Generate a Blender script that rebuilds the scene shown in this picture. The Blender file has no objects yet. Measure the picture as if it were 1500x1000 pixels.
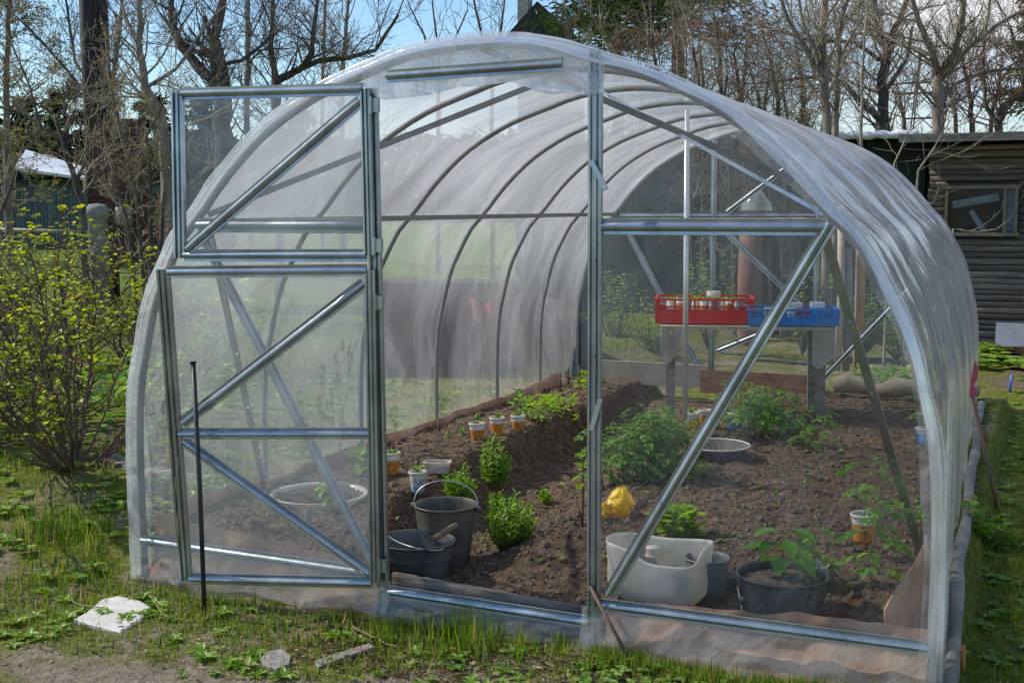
import bpy, bmesh, math, random
import numpy as np
from mathutils import Vector, Matrix, noise
sin, cos, PI, R_ = math.sin, math.cos, math.pi, math.radians
rnd = random.Random(7)
scn = bpy.context.scene
col = scn.collection
FPX, CAM = 1800.2, Vector((1.723, -3.6291, 1.3311))
YAW, PIT, ROL = -0.4162, 0.1081, -0.0037
Fv = Vector((sin(YAW)*cos(PIT), cos(YAW)*cos(PIT), -sin(PIT)))
R0 = Vector((cos(YAW), -sin(YAW), 0)); U0 = R0.cross(Fv)
Rv = R0*cos(ROL)+U0*sin(ROL); Uv = -R0*sin(ROL)+U0*cos(ROL)
def ground_at(px, py, z=0.0):
    """world point of a photo spot lying at height z"""
    d = Fv+Rv*((px-750)/FPX)+Uv*((500-py)/FPX)
    return CAM+d*((z-CAM.z)/d.z)
def at(px, Z, py=None):
    """point at distance Z in front of the camera, on the ground or at the height of py"""
    d = Fv+Rv*((px-750)/FPX)+Uv*((500-(304 if py is None else py))/FPX)
    p = CAM+d*Z
    if py is None: p.z = 0
    return p
def sm(a, b, x):
    t = min(1, max(0, (x-a)/(b-a))); return t*t*(3-2*t)

# ------------------------------------------------------------------ mesh helpers
class MB:
    def __init__(s): s.v = []; s.f = []
    def add(s, vs, fs):
        o = len(s.v); s.v += [tuple(v) for v in vs]; s.f += [tuple(i+o for i in f) for f in fs]
    def box(s, c, sz, rot=None, taper=None):
        x, y, z = sz[0]/2, sz[1]/2, sz[2]/2
        vs = [Vector((a*x, b*y, d*z)) for a in (-1, 1) for b in (-1, 1) for d in (-1, 1)]
        if rot is not None: vs = [rot @ v for v in vs]
        c = Vector(c)
        s.add([v+c for v in vs], [(0,1,3,2),(4,6,7,5),(0,4,5,1),(2,3,7,6),(0,2,6,4),(1,5,7,3)])
    def tube(s, pts, rad, n=8, cap=True):
        pts = [Vector(p) for p in pts]; m = len(pts)
        if not hasattr(rad, '__len__'): rad = [rad]*m
        t0 = (pts[1]-pts[0]).normalized()
        up = Vector((0, 0, 1)) if abs(t0.z) < .9 else Vector((1, 0, 0))
        a = t0.cross(up).normalized(); o = len(s.v)
        for i, p in enumerate(pts):
            t = (pts[min(i+1, m-1)]-pts[max(i-1, 0)])
            t = t.normalized() if t.length > 1e-9 else t0
            a = (a-t*a.dot(t))
            a = a.normalized() if a.length > 1e-6 else t.orthogonal().normalized()
            b = t.cross(a)
            for k in range(n):
                an = 2*PI*k/n
                q = p+(a*cos(an)+b*sin(an))*rad[i]; s.v.append((q.x, q.y, q.z))
        for i in range(m-1):
            for k in range(n):
                k2 = (k+1) % n
                s.f.append((o+i*n+k, o+i*n+k2, o+(i+1)*n+k2, o+(i+1)*n+k))
        if cap:
            s.f.append(tuple(o+k for k in range(n))[::-1]); s.f.append(tuple(o+(m-1)*n+k for k in range(n)))
    def lathe(s, c, prof, n=32, close=False):
        c = Vector(c); o = len(s.v); m = len(prof)
        for r, z in prof:
            for k in range(n): s.v.append((c.x+r*cos(2*PI*k/n), c.y+r*sin(2*PI*k/n), c.z+z))
        for i in range(m-1):
            for k in range(n):
                k2 = (k+1) % n
                s.f.append((o+i*n+k, o+i*n+k2, o+(i+1)*n+k2, o+(i+1)*n+k))
    def profile(s, a, b, nrm, prof, cap=True):
        """sweep a cross-section (u across, v outward) from a to b"""
        a, b, nrm = Vector(a), Vector(b), Vector(nrm).normalized()
        t = (b-a).normalized(); nrm = (nrm-t*nrm.dot(t)).normalized(); u = t.cross(nrm)
        n = len(prof); o = len(s.v)
        for p in (a, b):
            for (x, y) in prof:
                q = p+u*x+nrm*y; s.v.append((q.x, q.y, q.z))
        for k in range(n):
            k2 = (k+1) % n; s.f.append((o+k, o+k2, o+n+k2, o+n+k))
        if cap: s.f.append(tuple(o+k for k in range(n))[::-1]); s.f.append(tuple(o+n+k for k in range(n)))
    def grid(s, fn, nu, nv):
        o = len(s.v)
        for j in range(nv+1):
            for i in range(nu+1): s.v.append(tuple(fn(i/nu, j/nv)))
        for j in range(nv):
            for i in range(nu):
                a = o+j*(nu+1)+i; s.f.append((a, a+1, a+nu+2, a+nu+1))
    def build(s, name, mat, parent=None, smooth=True, loc=None):
        me = bpy.data.meshes.new(name); me.from_pydata(s.v, [], s.f); me.update()
        return link(name, me, mat, parent, smooth)
def link(name, me, mat, parent=None, smooth=True):
    me.materials.append(mat)
    if smooth: me.polygons.foreach_set('use_smooth', [True]*len(me.polygons))
    o = bpy.data.objects.new(name, me); col.objects.link(o)
    if parent is not None:
        o.parent = parent
        o.matrix_parent_inverse = Matrix.Translation(parent.location).inverted()
    return o
def tag(o, label=None, cat=None, group=None, kind=None):
    if label: o['label'] = label
    if cat: o['category'] = cat
    if group: o['group'] = group
    if kind: o['kind'] = kind
    return o
def thing(name, loc, label, cat, group=None):
    o = bpy.data.objects.new(name, None); o.empty_display_size = .1
    o.location = loc; col.objects.link(o); return tag(o, label, cat, group)
class Leaves:
    """many small folded leaves in one mesh"""
    T = np.array([[0,0,0],[-.5,.42,.12],[0,.45,0],[.5,.42,.12],[0,1,-.1],[-.33,.75,.07],[.33,.75,.07]])
    FT = np.array([[0,2,1],[0,3,2],[1,2,5],[2,3,6],[2,4,5],[2,6,4]])
    B = np.array([[-.5,0,0],[.5,0,0],[.32,.5,.0],[-.32,.5,0],[0,1,0]])
    def __init__(s): s.p = []; s.d = []; s.u = []; s.l = []; s.w = []
    def add(s, p, d, u, L, W):
        s.p.append(tuple(p)); s.d.append(tuple(d)); s.u.append(tuple(u)); s.l.append(L); s.w.append(W)
    def build(s, name, mat, parent=None, blade=False, bend=0.0):
        T = Leaves.B if blade else Leaves.T
        n = len(s.p); p = np.array(s.p, float).reshape(n, 3); d = np.array(s.d, float); u = np.array(s.u, float)
        d /= np.linalg.norm(d, axis=1)[:, None]+1e-9
        x = np.cross(d, u); x /= np.linalg.norm(x, axis=1)[:, None]+1e-9; z = np.cross(x, d)
        l = np.array(s.l); w = np.array(s.w); T = np.array(T)
        V = p[:, None, :]+x[:, None, :]*(T[None, :, 0]*w[:, None])[..., None]+d[:, None, :]*(T[None, :, 1]*l[:, None])[..., None]+z[:, None, :]*((T[None, :, 2]-bend*T[None, :, 1]**2)*l[:, None])[..., None]
        k = len(T)
        me = bpy.data.meshes.new(name)
        if blade:
            base = np.arange(n)[:, None]*k
            quads = base+np.array([0,1,2,3]); tris = base+np.array([3,2,4])
            loops = np.concatenate([quads, tris], 1).ravel(); npol = 2*n
            starts = (np.arange(n)[:, None]*7+np.array([0, 4])).ravel(); tot = np.tile([4, 3], n)
        else:
            F = Leaves.FT; loops = (np.arange(n)[:, None, None]*k+F).ravel(); npol = n*len(F)
            starts = np.arange(npol)*3; tot = np.full(npol, 3)
        me.vertices.add(n*k); me.vertices.foreach_set('co', V.ravel())
        me.loops.add(len(loops)); me.loops.foreach_set('vertex_index', loops.astype(np.int32))
        me.polygons.add(npol); me.polygons.foreach_set('loop_start', starts.astype(np.int32)); me.polygons.foreach_set('loop_total', tot.astype(np.int32))
        me.update(calc_edges=True); me.validate()
        return link(name, me, mat, parent, False)

# ------------------------------------------------------------------ materials
def new_mat(name):
    m = bpy.data.materials.new(name); m.use_nodes = True; nt = m.node_tree; nt.nodes.clear()
    out = nt.nodes.new('ShaderNodeOutputMaterial'); return m, nt, out
def N(nt, t, **k):
    n = nt.nodes.new('ShaderNode'+t)
    for a, b in k.items():
        if a.startswith('_'): setattr(n, a[1:], b)
        else:
            key = int(a[1:]) if a[0] == 'i' and a[1:].isdigit() else a.replace('_', ' ')
            if isinstance(b, bpy.types.NodeSocket): nt.links.new(b, n.inputs[key])
            else: n.inputs[key].default_value = b
    return n
def rgb(c): return (c[0], c[1], c[2], 1)
def ramp(nt, fac, stops):
    r = nt.nodes.new('ShaderNodeValToRGB'); nt.links.new(fac, r.inputs[0]); e = r.color_ramp.elements
    while len(e) < len(stops): e.new(.5)
    for k, (p, c) in enumerate(stops): e[k].position = p; e[k].color = rgb(c) if len(c) == 3 else c
    return r.outputs[0]
def simple(name, c1, c2=None, rough=.6, metal=0, scale=8, bump=.0, bscale=60, detail=6, stretch=(1,1,1), spec=.5, trans=0, coat=0, space='Object'):
    m, nt, out = new_mat(name)
    tc = N(nt, 'TexCoord').outputs[space]
    mp = N(nt, 'Mapping', Vector=tc, Scale=stretch).outputs[0]
    b = N(nt, 'BsdfPrincipled', Roughness=rough, Metallic=metal)
    b.inputs['Specular IOR Level'].default_value = spec
    b.inputs['Coat Weight'].default_value = coat
    nz = N(nt, 'TexNoise', Vector=mp, Scale=scale, Detail=detail, Roughness=.65).outputs[0]
    c = ramp(nt, nz, [(.32, c1), (.68, c2 or c1)])
    nt.links.new(c, b.inputs['Base Color'])
    if bump:
        n2 = N(nt, 'TexNoise', Vector=mp, Scale=bscale, Detail=5).outputs[0]
        nt.links.new(N(nt, 'Bump', Strength=bump, Distance=.01, Height=n2).outputs[0], b.inputs['Normal'])
    sh = b.outputs[0]
    if trans:
        t = N(nt, 'BsdfTranslucent'); nt.links.new(c, t.inputs[0])
        sh = N(nt, 'MixShader', i0=trans, i1=sh, i2=t.outputs[0]).outputs[0]
    nt.links.new(sh, out.inputs[0]); return m
def leaf_mat(name, cs, trans=.45, rough=.4):
    m, nt, out = new_mat(name)
    ri = N(nt, 'NewGeometry').outputs['Random Per Island']
    c = ramp(nt, ri, [(i/(len(cs)-1), x) for i, x in enumerate(cs)])
    b = N(nt, 'BsdfPrincipled', Roughness=rough); b.inputs['Specular IOR Level'].default_value = .35
    nt.links.new(c, b.inputs['Base Color'])
    hs = N(nt, 'HueSaturation', Hue=.48, Saturation=1.1, Value=1.6, Color=c).outputs[0]
    t = N(nt, 'BsdfTranslucent', Color=hs)
    nt.links.new(N(nt, 'MixShader', i0=trans, i1=b.outputs[0], i2=t.outputs[0]).outputs[0], out.inputs[0]); return m
def film_mat(name, base, amp, zmilk=0, rot=0, stretch=(6, 1), tint=(.90,.90,.86), scale=1., bump=.25, gloss=.12, rough=.18, edge=.35, uv=False, rot2=.6, n2s=1.3, blotch=.35, crease=.45):
    """thin polythene: clear where taut, milky along fine creases, in blotches, towards the crown and at grazing angles"""
    m, nt, out = new_mat(name)
    tcn = N(nt, 'TexCoord'); tc = tcn.outputs['UV'] if uv else tcn.outputs['Object']; ob = tcn.outputs['Object']
    if not uv:      # lay x-z of the upright film into x-y
        sx = N(nt, 'SeparateXYZ', Vector=tc); tc = N(nt, 'CombineXYZ', i0=sx.outputs[0], i1=sx.outputs[2], i2=0.).outputs[0]
    wob = N(nt, 'TexNoise', Vector=tc, Scale=1.1, Detail=2).outputs['Color']
    tcw = N(nt, 'VectorMath', _operation='MULTIPLY_ADD', i0=wob, i1=(.5, .5, 0), i2=tc).outputs[0]
    def streak(r, st, sc, det=5):
        mp0 = N(nt, 'Mapping', Vector=tcw, Rotation=(0, 0, r)).outputs[0]
        mp = N(nt, 'Mapping', Vector=mp0, Scale=(st[0], st[1], 1)).outputs[0]
        return N(nt, 'TexNoise', Vector=mp, Scale=sc, Detail=det, Roughness=.52).outputs[0]
    n1 = streak(rot, stretch, scale); n3 = streak(rot+rot2, stretch, scale*1.3)
    n2 = N(nt, 'TexNoise', Vector=tc, Scale=n2s, Detail=4, Roughness=.55, Distortion=.3).outputs[0]
    def rid(n, w):
        q = N(nt, 'Math', _operation='ABSOLUTE', i0=N(nt, 'Math', _operation='SUBTRACT', i0=n, i1=.5).outputs[0]).outputs[0]
        return N(nt, 'MapRange', Value=q, i1=0., i2=w, i3=1., i4=0.).outputs[0]
    fb = N(nt, 'MapRange', Value=n1, i1=.3, i2=.72, i3=0., i4=1.).outputs[0]
    fd = N(nt, 'MapRange', Value=n3, i1=.4, i2=.75, i3=0., i4=1.).outputs[0]
    fc = N(nt, 'MapRange', Value=n2, i1=.3, i2=.7, i3=0., i4=1.).outputs[0]
    v = N(nt, 'Math', _operation='MULTIPLY_ADD', i0=fb, i1=amp*.6, i2=base-amp*.3).outputs[0]
    v = N(nt, 'Math', _operation='MULTIPLY_ADD', i0=fd, i1=amp*.5, i2=v).outputs[0]
    v = N(nt, 'Math', _operation='MULTIPLY_ADD', i0=fc, i1=amp*blotch, i2=v).outputs[0]
    rm = N(nt, 'Math', _operation='MULTIPLY', i0=rid(n1, .02), i1=fc).outputs[0]
    v = N(nt, 'Math', _operation='MULTIPLY_ADD', i0=rm, i1=amp*crease, i2=v).outputs[0]
    rm = N(nt, 'Math', _operation='MULTIPLY', i0=rid(n3, .015), i1=fb).outputs[0]
    v = N(nt, 'Math', _operation='MULTIPLY_ADD', i0=rm, i1=amp*crease, i2=v).outputs[0]
    lw = N(nt, 'LayerWeight', Blend=.35).outputs['Facing']
    s4 = N(nt, 'Math', _operation='MULTIPLY_ADD', i0=lw, i1=edge, i2=v, _use_clamp=True).outputs[0]
    if zmilk:        # milkier towards the crown, clearer side walls
        zz = N(nt, 'SeparateXYZ', Vector=ob).outputs[2]
        zf = N(nt, 'MapRange', Value=zz, i1=.75, i2=1.75, i3=0., i4=zmilk).outputs[0]
        s4 = N(nt, 'Math', _operation='ADD', i0=s4, i1=zf).outputs[0]
    op = N(nt, 'Math', _operation='MINIMUM', i0=s4, i1=.9).outputs[0]
    hgt = N(nt, 'Math', _operation='ADD', i0=N(nt, 'Math', _operation='MULTIPLY_ADD', i0=n3, i1=.6, i2=n1).outputs[0], i1=n2).outputs[0]
    bp = N(nt, 'Bump', Strength=bump, Distance=.03, Height=hgt).outputs[0]
    df = N(nt, 'BsdfDiffuse', Color=rgb(tint), Normal=bp); tl = N(nt, 'BsdfTranslucent', Color=rgb(tint), Normal=bp)
    milky = N(nt, 'MixShader', i0=.5, i1=df.outputs[0], i2=tl.outputs[0]).outputs[0]
    tr = N(nt, 'BsdfTransparent', Color=rgb((.985, .99, .99)))
    mx = N(nt, 'MixShader', i0=op, i1=tr.outputs[0], i2=milky).outputs[0]
    gl = N(nt, 'BsdfGlossy', Color=rgb((1, 1, 1)), Roughness=rough, Normal=bp)
    fr = N(nt, 'Fresnel', IOR=1.45, Normal=bp).outputs[0]
    gf = N(nt, 'Math', _operation='MULTIPLY', i0=fr, i1=gloss*6, _use_clamp=True).outputs[0]
    gf = N(nt, 'Math', _operation='MINIMUM', i0=gf, i1=.45).outputs[0]
    nt.links.new(N(nt, 'MixShader', i0=gf, i1=mx, i2=gl.outputs[0]).outputs[0], out.inputs[0]); return m

M = {}
M['galv'] = simple('galvanised_steel', (.27,.30,.32), (.50,.54,.56), rough=.30, metal=.9, scale=9, stretch=(1,1,.6), bump=.10, bscale=30)
M['pvc'] = simple('grey_conduit', (.19,.185,.18), (.29,.28,.27), rough=.5, scale=10)
M['film_roof'] = film_mat('film_roof', .03, .27, zmilk=.42, uv=True, rot=.35, rot2=-.75, stretch=(3.2, .55), bump=.6, edge=.14, n2s=.9, blotch=.6, tint=(.90,.92,.97), rough=.13, crease=.4, gloss=.16)
M['film_front'] = film_mat('film_front', .0, .11, rot=.15, stretch=(7, .8), bump=.10, edge=.08, gloss=.055)
M['film_left'] = film_mat('film_left', .08, .16, rot=1.2, stretch=(3, .6), bump=.2, edge=.12)
M['film_skirt'] = film_mat('film_skirt', .14, .3, rot=.3, stretch=(4, 2), scale=2, bump=.5, gloss=.2, edge=.15, tint=(.95,.88,.78), n2s=4)
M['film_back'] = film_mat('film_back', .10, .14, rot=0, stretch=(9, .5), bump=.1, edge=.1)
M['film_door'] = film_mat('film_door', .13, .17, rot=1.25, stretch=(3, .5), bump=.15, edge=.1, blotch=.5)
M['film_hem'] = film_mat('film_hem', .05, .34, rot=.5, stretch=(3, 1), scale=2.5, n2s=3, bump=.3, gloss=.12, edge=.15, tint=(.9,.92,.94))
M['film_head'] = film_mat('film_head', .60, .5, rot=-.7, stretch=(7, 1), scale=1.5, n2s=4, bump=.8, gloss=.25, edge=.3, tint=(.92,.93,.94))
M['lining'] = simple('brown_linoleum', (.34,.17,.10), (.68,.44,.30), rough=.5, scale=7, bump=.6, bscale=9, trans=.2)
M['burlap'] = simple('burlap', (.22,.17,.12), (.34,.28,.2), rough=.9, scale=12, bump=.5, bscale=80)
M['oldwood'] = simple('weathered_wood', (.13,.11,.09), (.27,.235,.2), rough=.8, scale=5, stretch=(.6,7,7), bump=.5, bscale=14)
M['woodpale'] = simple('pale_wood', (.32,.25,.17), (.48,.4,.3), rough=.75, scale=5, stretch=(1,6,6), bump=.3, bscale=20)
M['brownwood'] = simple('brown_wood', (.2,.1,.055), (.33,.18,.1), rough=.7, scale=5, stretch=(1,1,5), bump=.3, bscale=20)
M['plank'] = simple('grey_plank', (.09,.07,.055), (.30,.24,.19), rough=.85, scale=5, stretch=(.8,6,9), bump=.6, bscale=14)
M['zinc'] = simple('old_zinc', (.045,.038,.032), (.20,.185,.165), rough=.55, metal=.35, scale=9, stretch=(1,1,.35), bump=.25, bscale=20)
M['zinc_blue'] = simple('blue_grey_zinc', (.045,.05,.047), (.15,.165,.16), rough=.5, metal=.35, scale=9, stretch=(1,1,.35), bump=.25, bscale=20)
M['wire'] = simple('steel_wire', (.35,.35,.34), (.45,.45,.44), rough=.35, metal=.9)
M['rust'] = simple('rusty_iron', (.045,.018,.014), (.10,.04,.028), rough=.75, metal=.1, scale=4, bump=.3, bscale=14)
M['rustrod'] = simple('rusty_rod', (.06,.035,.025), (.13,.075,.05), rough=.7, scale=20)
M['black'] = simple('black_iron', (.012,.012,.013), (.03,.028,.027), rough=.5, scale=8)
M['creosote'] = simple('tarred_timber', (.008,.007,.007), (.03,.024,.02), rough=.7, scale=6, stretch=(4,4,.4), bump=.5, bscale=10)
M['whiteplastic'] = simple('white_plastic', (.62,.57,.46), (.84,.80,.71), rough=.35, scale=7, trans=.35)
M['greyplastic'] = simple('grey_plastic', (.16,.17,.18), (.2,.21,.22), rough=.4)
M['potgreen'] = simple('green_black_enamel', (.030,.042,.04), (.075,.09,.085), rough=.42, scale=6, bump=.1, bscale=20)
M['cream'] = simple('cream_paint_and_highlight', (.5,.49,.42), (.62,.6,.52), rough=.5)  # also colours the painted highlight on the dark green pot
M['yellow'] = simple('yellow_plastic', (.95,.55,.0), (1.,.68,.02), rough=.4, trans=.3)
M['red'] = simple('red_plastic', (.62,.035,.03), (.7,.05,.045), rough=.4, trans=.15)
M['blue'] = simple('blue_plastic', (.03,.2,.55), (.05,.25,.62), rough=.4, trans=.15)
M['pinkred'] = simple('faded_red_paint', (.42,.05,.07), (.55,.12,.14), rough=.6, scale=20)
M['shaft'] = simple('wood_shaft', (.14,.085,.05), (.24,.15,.09), rough=.7, scale=10, stretch=(4,4,.6))
M['orange'] = simple('orange_stick', (.4,.13,.03), (.5,.2,.06), rough=.7)
M['skin_roll'] = simple('old_hose_cover', (.10,.09,.075), (.30,.275,.235), rough=.8, scale=6, stretch=(1,1,1), bump=.8, bscale=18)
M['slab'] = simple('white_slab', (.40,.38,.35), (.62,.60,.56), rough=.85, scale=9, bump=.3, bscale=60)
M['greystone'] = simple('grey_stone', (.16,.15,.14), (.3,.285,.26), rough=.9, scale=30, bump=.6, bscale=90)
M['soil'] = simple('potting_soil', (.02,.014,.009), (.11,.075,.045), rough=.95, scale=60, bump=1., bscale=160)
M['seed_soil'] = simple('pot_soil_light', (.03,.02,.014), (.2,.15,.115), rough=.9, scale=120, bump=1., bscale=160)
M['cloth'] = simple('grey_cloth', (.3,.27,.22), (.46,.42,.36), rough=.9, scale=6, trans=.2)
M['redcloth'] = simple('red_cloth', (.2,.02,.03), (.3,.04,.05), rough=.9, scale=5, bump=.3, bscale=8)
M['bluegrey'] = simple('blue_grey_sheet', (.10,.15,.17), (.24,.3,.32), rough=.6, scale=3, stretch=(3,3,.5))
M['whiteroof'] = simple('white_roof', (.55,.56,.58), (.75,.76,.78), rough=.5, scale=6)
M['darkviolet'] = simple('dark_violet_boards', (.03,.022,.028), (.07,.05,.055), rough=.8, scale=6)
M['tile'] = simple('brown_tiles', (.15,.1,.07), (.3,.2,.14), rough=.8, scale=30)
m_, nt_, out_ = new_mat('weathered_siding')
ri_ = N(nt_, 'NewGeometry').outputs['Random Per Island']
mp_ = N(nt_, 'Mapping', Vector=N(nt_, 'TexCoord').outputs['Object'], Scale=(.8, 5, 14)).outputs[0]
nn_ = N(nt_, 'TexNoise', Vector=mp_, Scale=4., Detail=8, Roughness=.7).outputs[0]
gg_ = ramp(nt_, nn_, [(.3, (.07,.056,.045)), (.55, (.21,.175,.14)), (.75, (.38,.32,.26))])
vv_ = N(nt_, 'MapRange', Value=ri_, i1=0., i2=1., i3=.6, i4=1.35).outputs[0]
hh_ = N(nt_, 'HueSaturation', Value=vv_, Color=gg_).outputs[0]
bb_ = N(nt_, 'BsdfPrincipled', Roughness=.85); nt_.links.new(hh_, bb_.inputs['Base Color'])
nt_.links.new(N(nt_, 'Bump', Strength=.6, Distance=.01, Height=nn_).outputs[0], bb_.inputs['Normal']); nt_.links.new(bb_.outputs[0], out_.inputs[0]); M['siding'] = m_
M['darkgreen'] = simple('dark_green_boards', (.008,.018,.013), (.018,.032,.024), rough=.7, scale=5, stretch=(6,6,.6))
M['frameyellow'] = simple('window_frame_paint', (.15,.13,.08), (.24,.21,.13), rough=.7, scale=8)
M['glass'] = simple('dark_glass', (.006,.007,.007), (.016,.018,.018), rough=.12, scale=2, spec=.4)
M['greypanel'] = simple('grey_panel', (.36,.38,.41), (.42,.44,.47), rough=.6)
M['roofdark'] = simple('dark_roof', (.02,.016,.014), (.045,.036,.03), rough=.85, scale=20)
M['concrete'] = simple('concrete_post', (.17,.17,.155), (.3,.3,.27), rough=.9, scale=9, bump=.3, bscale=30)
M['terracotta'] = simple('terracotta', (.10,.045,.03), (.19,.09,.06), rough=.8)
M['bark'] = simple('grey_brown_bark', (.09,.075,.058), (.30,.26,.21), rough=.9, scale=12, stretch=(1,1,.3), bump=.5, bscale=25, space='Object')
M['barkdark'] = simple('dark_bark', (.03,.025,.02), (.14,.12,.095), rough=.95, scale=12, stretch=(1,1,.3), bump=.5, bscale=25)
M['barkbirch'] = simple('birch_bark', (.08,.07,.06), (.42,.4,.36), rough=.8, scale=5, stretch=(1,1,2), bump=.2, bscale=25)
M['twig'] = simple('twig_bark', (.16,.13,.09), (.36,.30,.22), rough=.9, scale=3)
M['twigdark'] = simple('dark_twig_bark', (.05,.042,.033), (.14,.12,.09), rough=.9, scale=3)
M['twigred'] = simple('reddish_twig_bark', (.10,.055,.04), (.2,.12,.08), rough=.9, scale=3)
M['twigcur'] = simple('currant_bark', (.045,.032,.025), (.17,.12,.085), rough=.9, scale=5)
M['stem'] = simple('green_stem', (.14,.2,.06), (.22,.28,.1), rough=.6, trans=.2)
M['leaf_currant'] = leaf_mat('currant_leaves', [(.12,.18,.015), (.26,.33,.03), (.44,.48,.08)], .5)
M['leaf_young'] = leaf_mat('young_leaves', [(.16,.17,.03), (.26,.27,.05), (.2,.14,.04)], .5)
M['leaf_lily'] = leaf_mat('lily_leaves', [(.06,.15,.012), (.13,.30,.022), (.22,.43,.035), (.34,.5,.06)], .35, .3)
M['leaf_tomato'] = leaf_mat('tomato_leaves', [(.08,.18,.03), (.15,.30,.05), (.24,.4,.08)], .45)
M['leaf_pepper'] = leaf_mat('pepper_leaves', [(.06,.16,.02), (.10,.24,.03), (.17,.33,.05)], .35, .3)
M['leaf_lettuce'] = leaf_mat('lettuce_leaves', [(.18,.33,.03), (.28,.45,.05)], .5)
M['leaf_grey'] = leaf_mat('grey_green_leaves', [(.12,.17,.08), (.25,.3,.16)], .3)
M['leaf_weed'] = leaf_mat('weed_leaves', [(.06,.16,.012), (.16,.30,.03), (.32,.42,.11)], .35)
M['grass'] = leaf_mat('grass_blades', [(.02,.06,.004), (.06,.15,.008), (.13,.25,.015), (.18,.22,.03), (.34,.29,.14)], .4)
M['drygrass'] = leaf_mat('dry_litter', [(.2,.15,.08), (.4,.33,.2), (.12,.08,.05)], .2, .8)
M['pine'] = leaf_mat('pine_needles', [(.018,.04,.012), (.04,.075,.02), (.075,.11,.03)], .2)
M['spruce'] = leaf_mat('spruce_needles', [(.012,.03,.012), (.025,.05,.018)], .15)
M['wood'] = leaf_mat('woodland', [(.03,.035,.018), (.06,.055,.03), (.10,.08,.05), (.05,.07,.02)], .2)
def cup_mat(name, bands):
    m, nt, out = new_mat(name)
    tc = N(nt, 'TexCoord').outputs['Generated']
    z = N(nt, 'SeparateXYZ', Vector=tc).outputs[2]
    oi = N(nt, 'ObjectInfo').outputs['Random']; off = N(nt, 'Math', _operation='MULTIPLY', i0=oi, i1=40.).outputs[0]
    tv = N(nt, 'VectorMath', _operation='ADD', i0=tc, i1=off).outputs[0]
    nz = N(nt, 'TexNoise', Vector=tv, Scale=4.5, Detail=3).outputs[0]
    pic = ramp(nt, nz, bands); pic.node.color_ramp.interpolation = 'CONSTANT'
    zr = N(nt, 'MapRange', Value=z, i1=.70, i2=.72, i3=0., i4=1.).outputs[0]
    c = N(nt, 'Mix', _data_type='RGBA', i0=zr, i6=pic, i7=rgb((.8, .79, .76))).outputs[2]
    b = N(nt, 'BsdfPrincipled', Roughness=.35); nt.links.new(c, b.inputs['Base Color'])
    t = N(nt, 'BsdfTranslucent', Color=c)
    nt.links.new(N(nt, 'MixShader', i0=.3, i1=b.outputs[0], i2=t.outputs[0]).outputs[0], out.inputs[0]); return m
M['cup_orange'] = cup_mat('orange_cup', [(0, (.75,.28,.03)), (.42, (.8,.38,.05)), (.52, (.35,.1,.04)), (.58, (.75,.42,.15))])
M['cup_blue'] = cup_mat('blue_cup', [(0, (.75,.76,.78)), (.42, (.1,.35,.7)), (.5, (.78,.78,.78)), (.62, (.5,.5,.2))])
M['cup_sky'] = cup_mat('sky_blue_cup', [(0, (.08,.4,.75)), (.55, (.1,.45,.8)), (.62, (.6,.1,.2))])

def ground_mat():
    m, nt, out = new_mat('ground')
    at_ = nt.nodes.new('ShaderNodeAttribute'); at_.attribute_name = 'zone'
    sp = N(nt, 'SeparateColor', Color=at_.outputs['Color'])
    tc = N(nt, 'TexCoord').outputs['Object']
    n1 = N(nt, 'TexNoise', Vector=tc, Scale=2.4, Detail=9, Roughness=.7).outputs[0]
    n2 = N(nt, 'TexNoise', Vector=tc, Scale=26, Detail=8, Roughness=.75).outputs[0]
    n3 = N(nt, 'TexVoronoi', Vector=tc, Scale=70.).outputs[0]
    soil = ramp(nt, n2, [(.3, (.045,.028,.017)), (.5, (.145,.096,.062)), (.72, (.33,.23,.16))])
    path = ramp(nt, n2, [(.3, (.13,.10,.07)), (.55, (.27,.22,.165)), (.75, (.42,.36,.28))])
    moss = ramp(nt, n2, [(.3, (.035,.045,.008)), (.5, (.13,.15,.02)), (.72, (.27,.27,.055))])
    lawn = ramp(nt, n1, [(.3, (.07,.10,.02)), (.6, (.15,.22,.03))])
    w1 = N(nt, 'Math', _operation='ADD', i0=sp.outputs[1], i1=N(nt, 'Math', _operation='MULTIPLY_ADD', i0=n1, i1=2.4, i2=-1.2).outputs[0], _use_clamp=True).outputs[0]
    w1 = N(nt, 'MapRange', Value=w1, i1=.35, i2=.65, i3=0., i4=1.).outputs[0]
    dry = N(nt, 'Mix', _data_type='RGBA', i0=sp.outputs[0], i6=path, i7=soil).outputs[2]
    a = N(nt, 'Mix', _data_type='RGBA', i0=w1, i6=dry, i7=moss).outputs[2]
    c = N(nt, 'Mix', _data_type='RGBA', i0=sp.outputs[2], i6=a, i7=lawn).outputs[2]
    b = N(nt, 'BsdfPrincipled', Roughness=.95); b.inputs['Specular IOR Level'].default_value = .15
    nt.links.new(c, b.inputs['Base Color'])
    h = N(nt, 'Math', _operation='MULTIPLY_ADD', i0=n3, i1=.4, i2=n2).outputs[0]
    nt.links.new(N(nt, 'Bump', Strength=1., Distance=.022, Height=h).outputs[0], b.inputs['Normal'])
    nt.links.new(b.outputs[0], out.inputs[0]); return m
M['ground'] = ground_mat()

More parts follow.
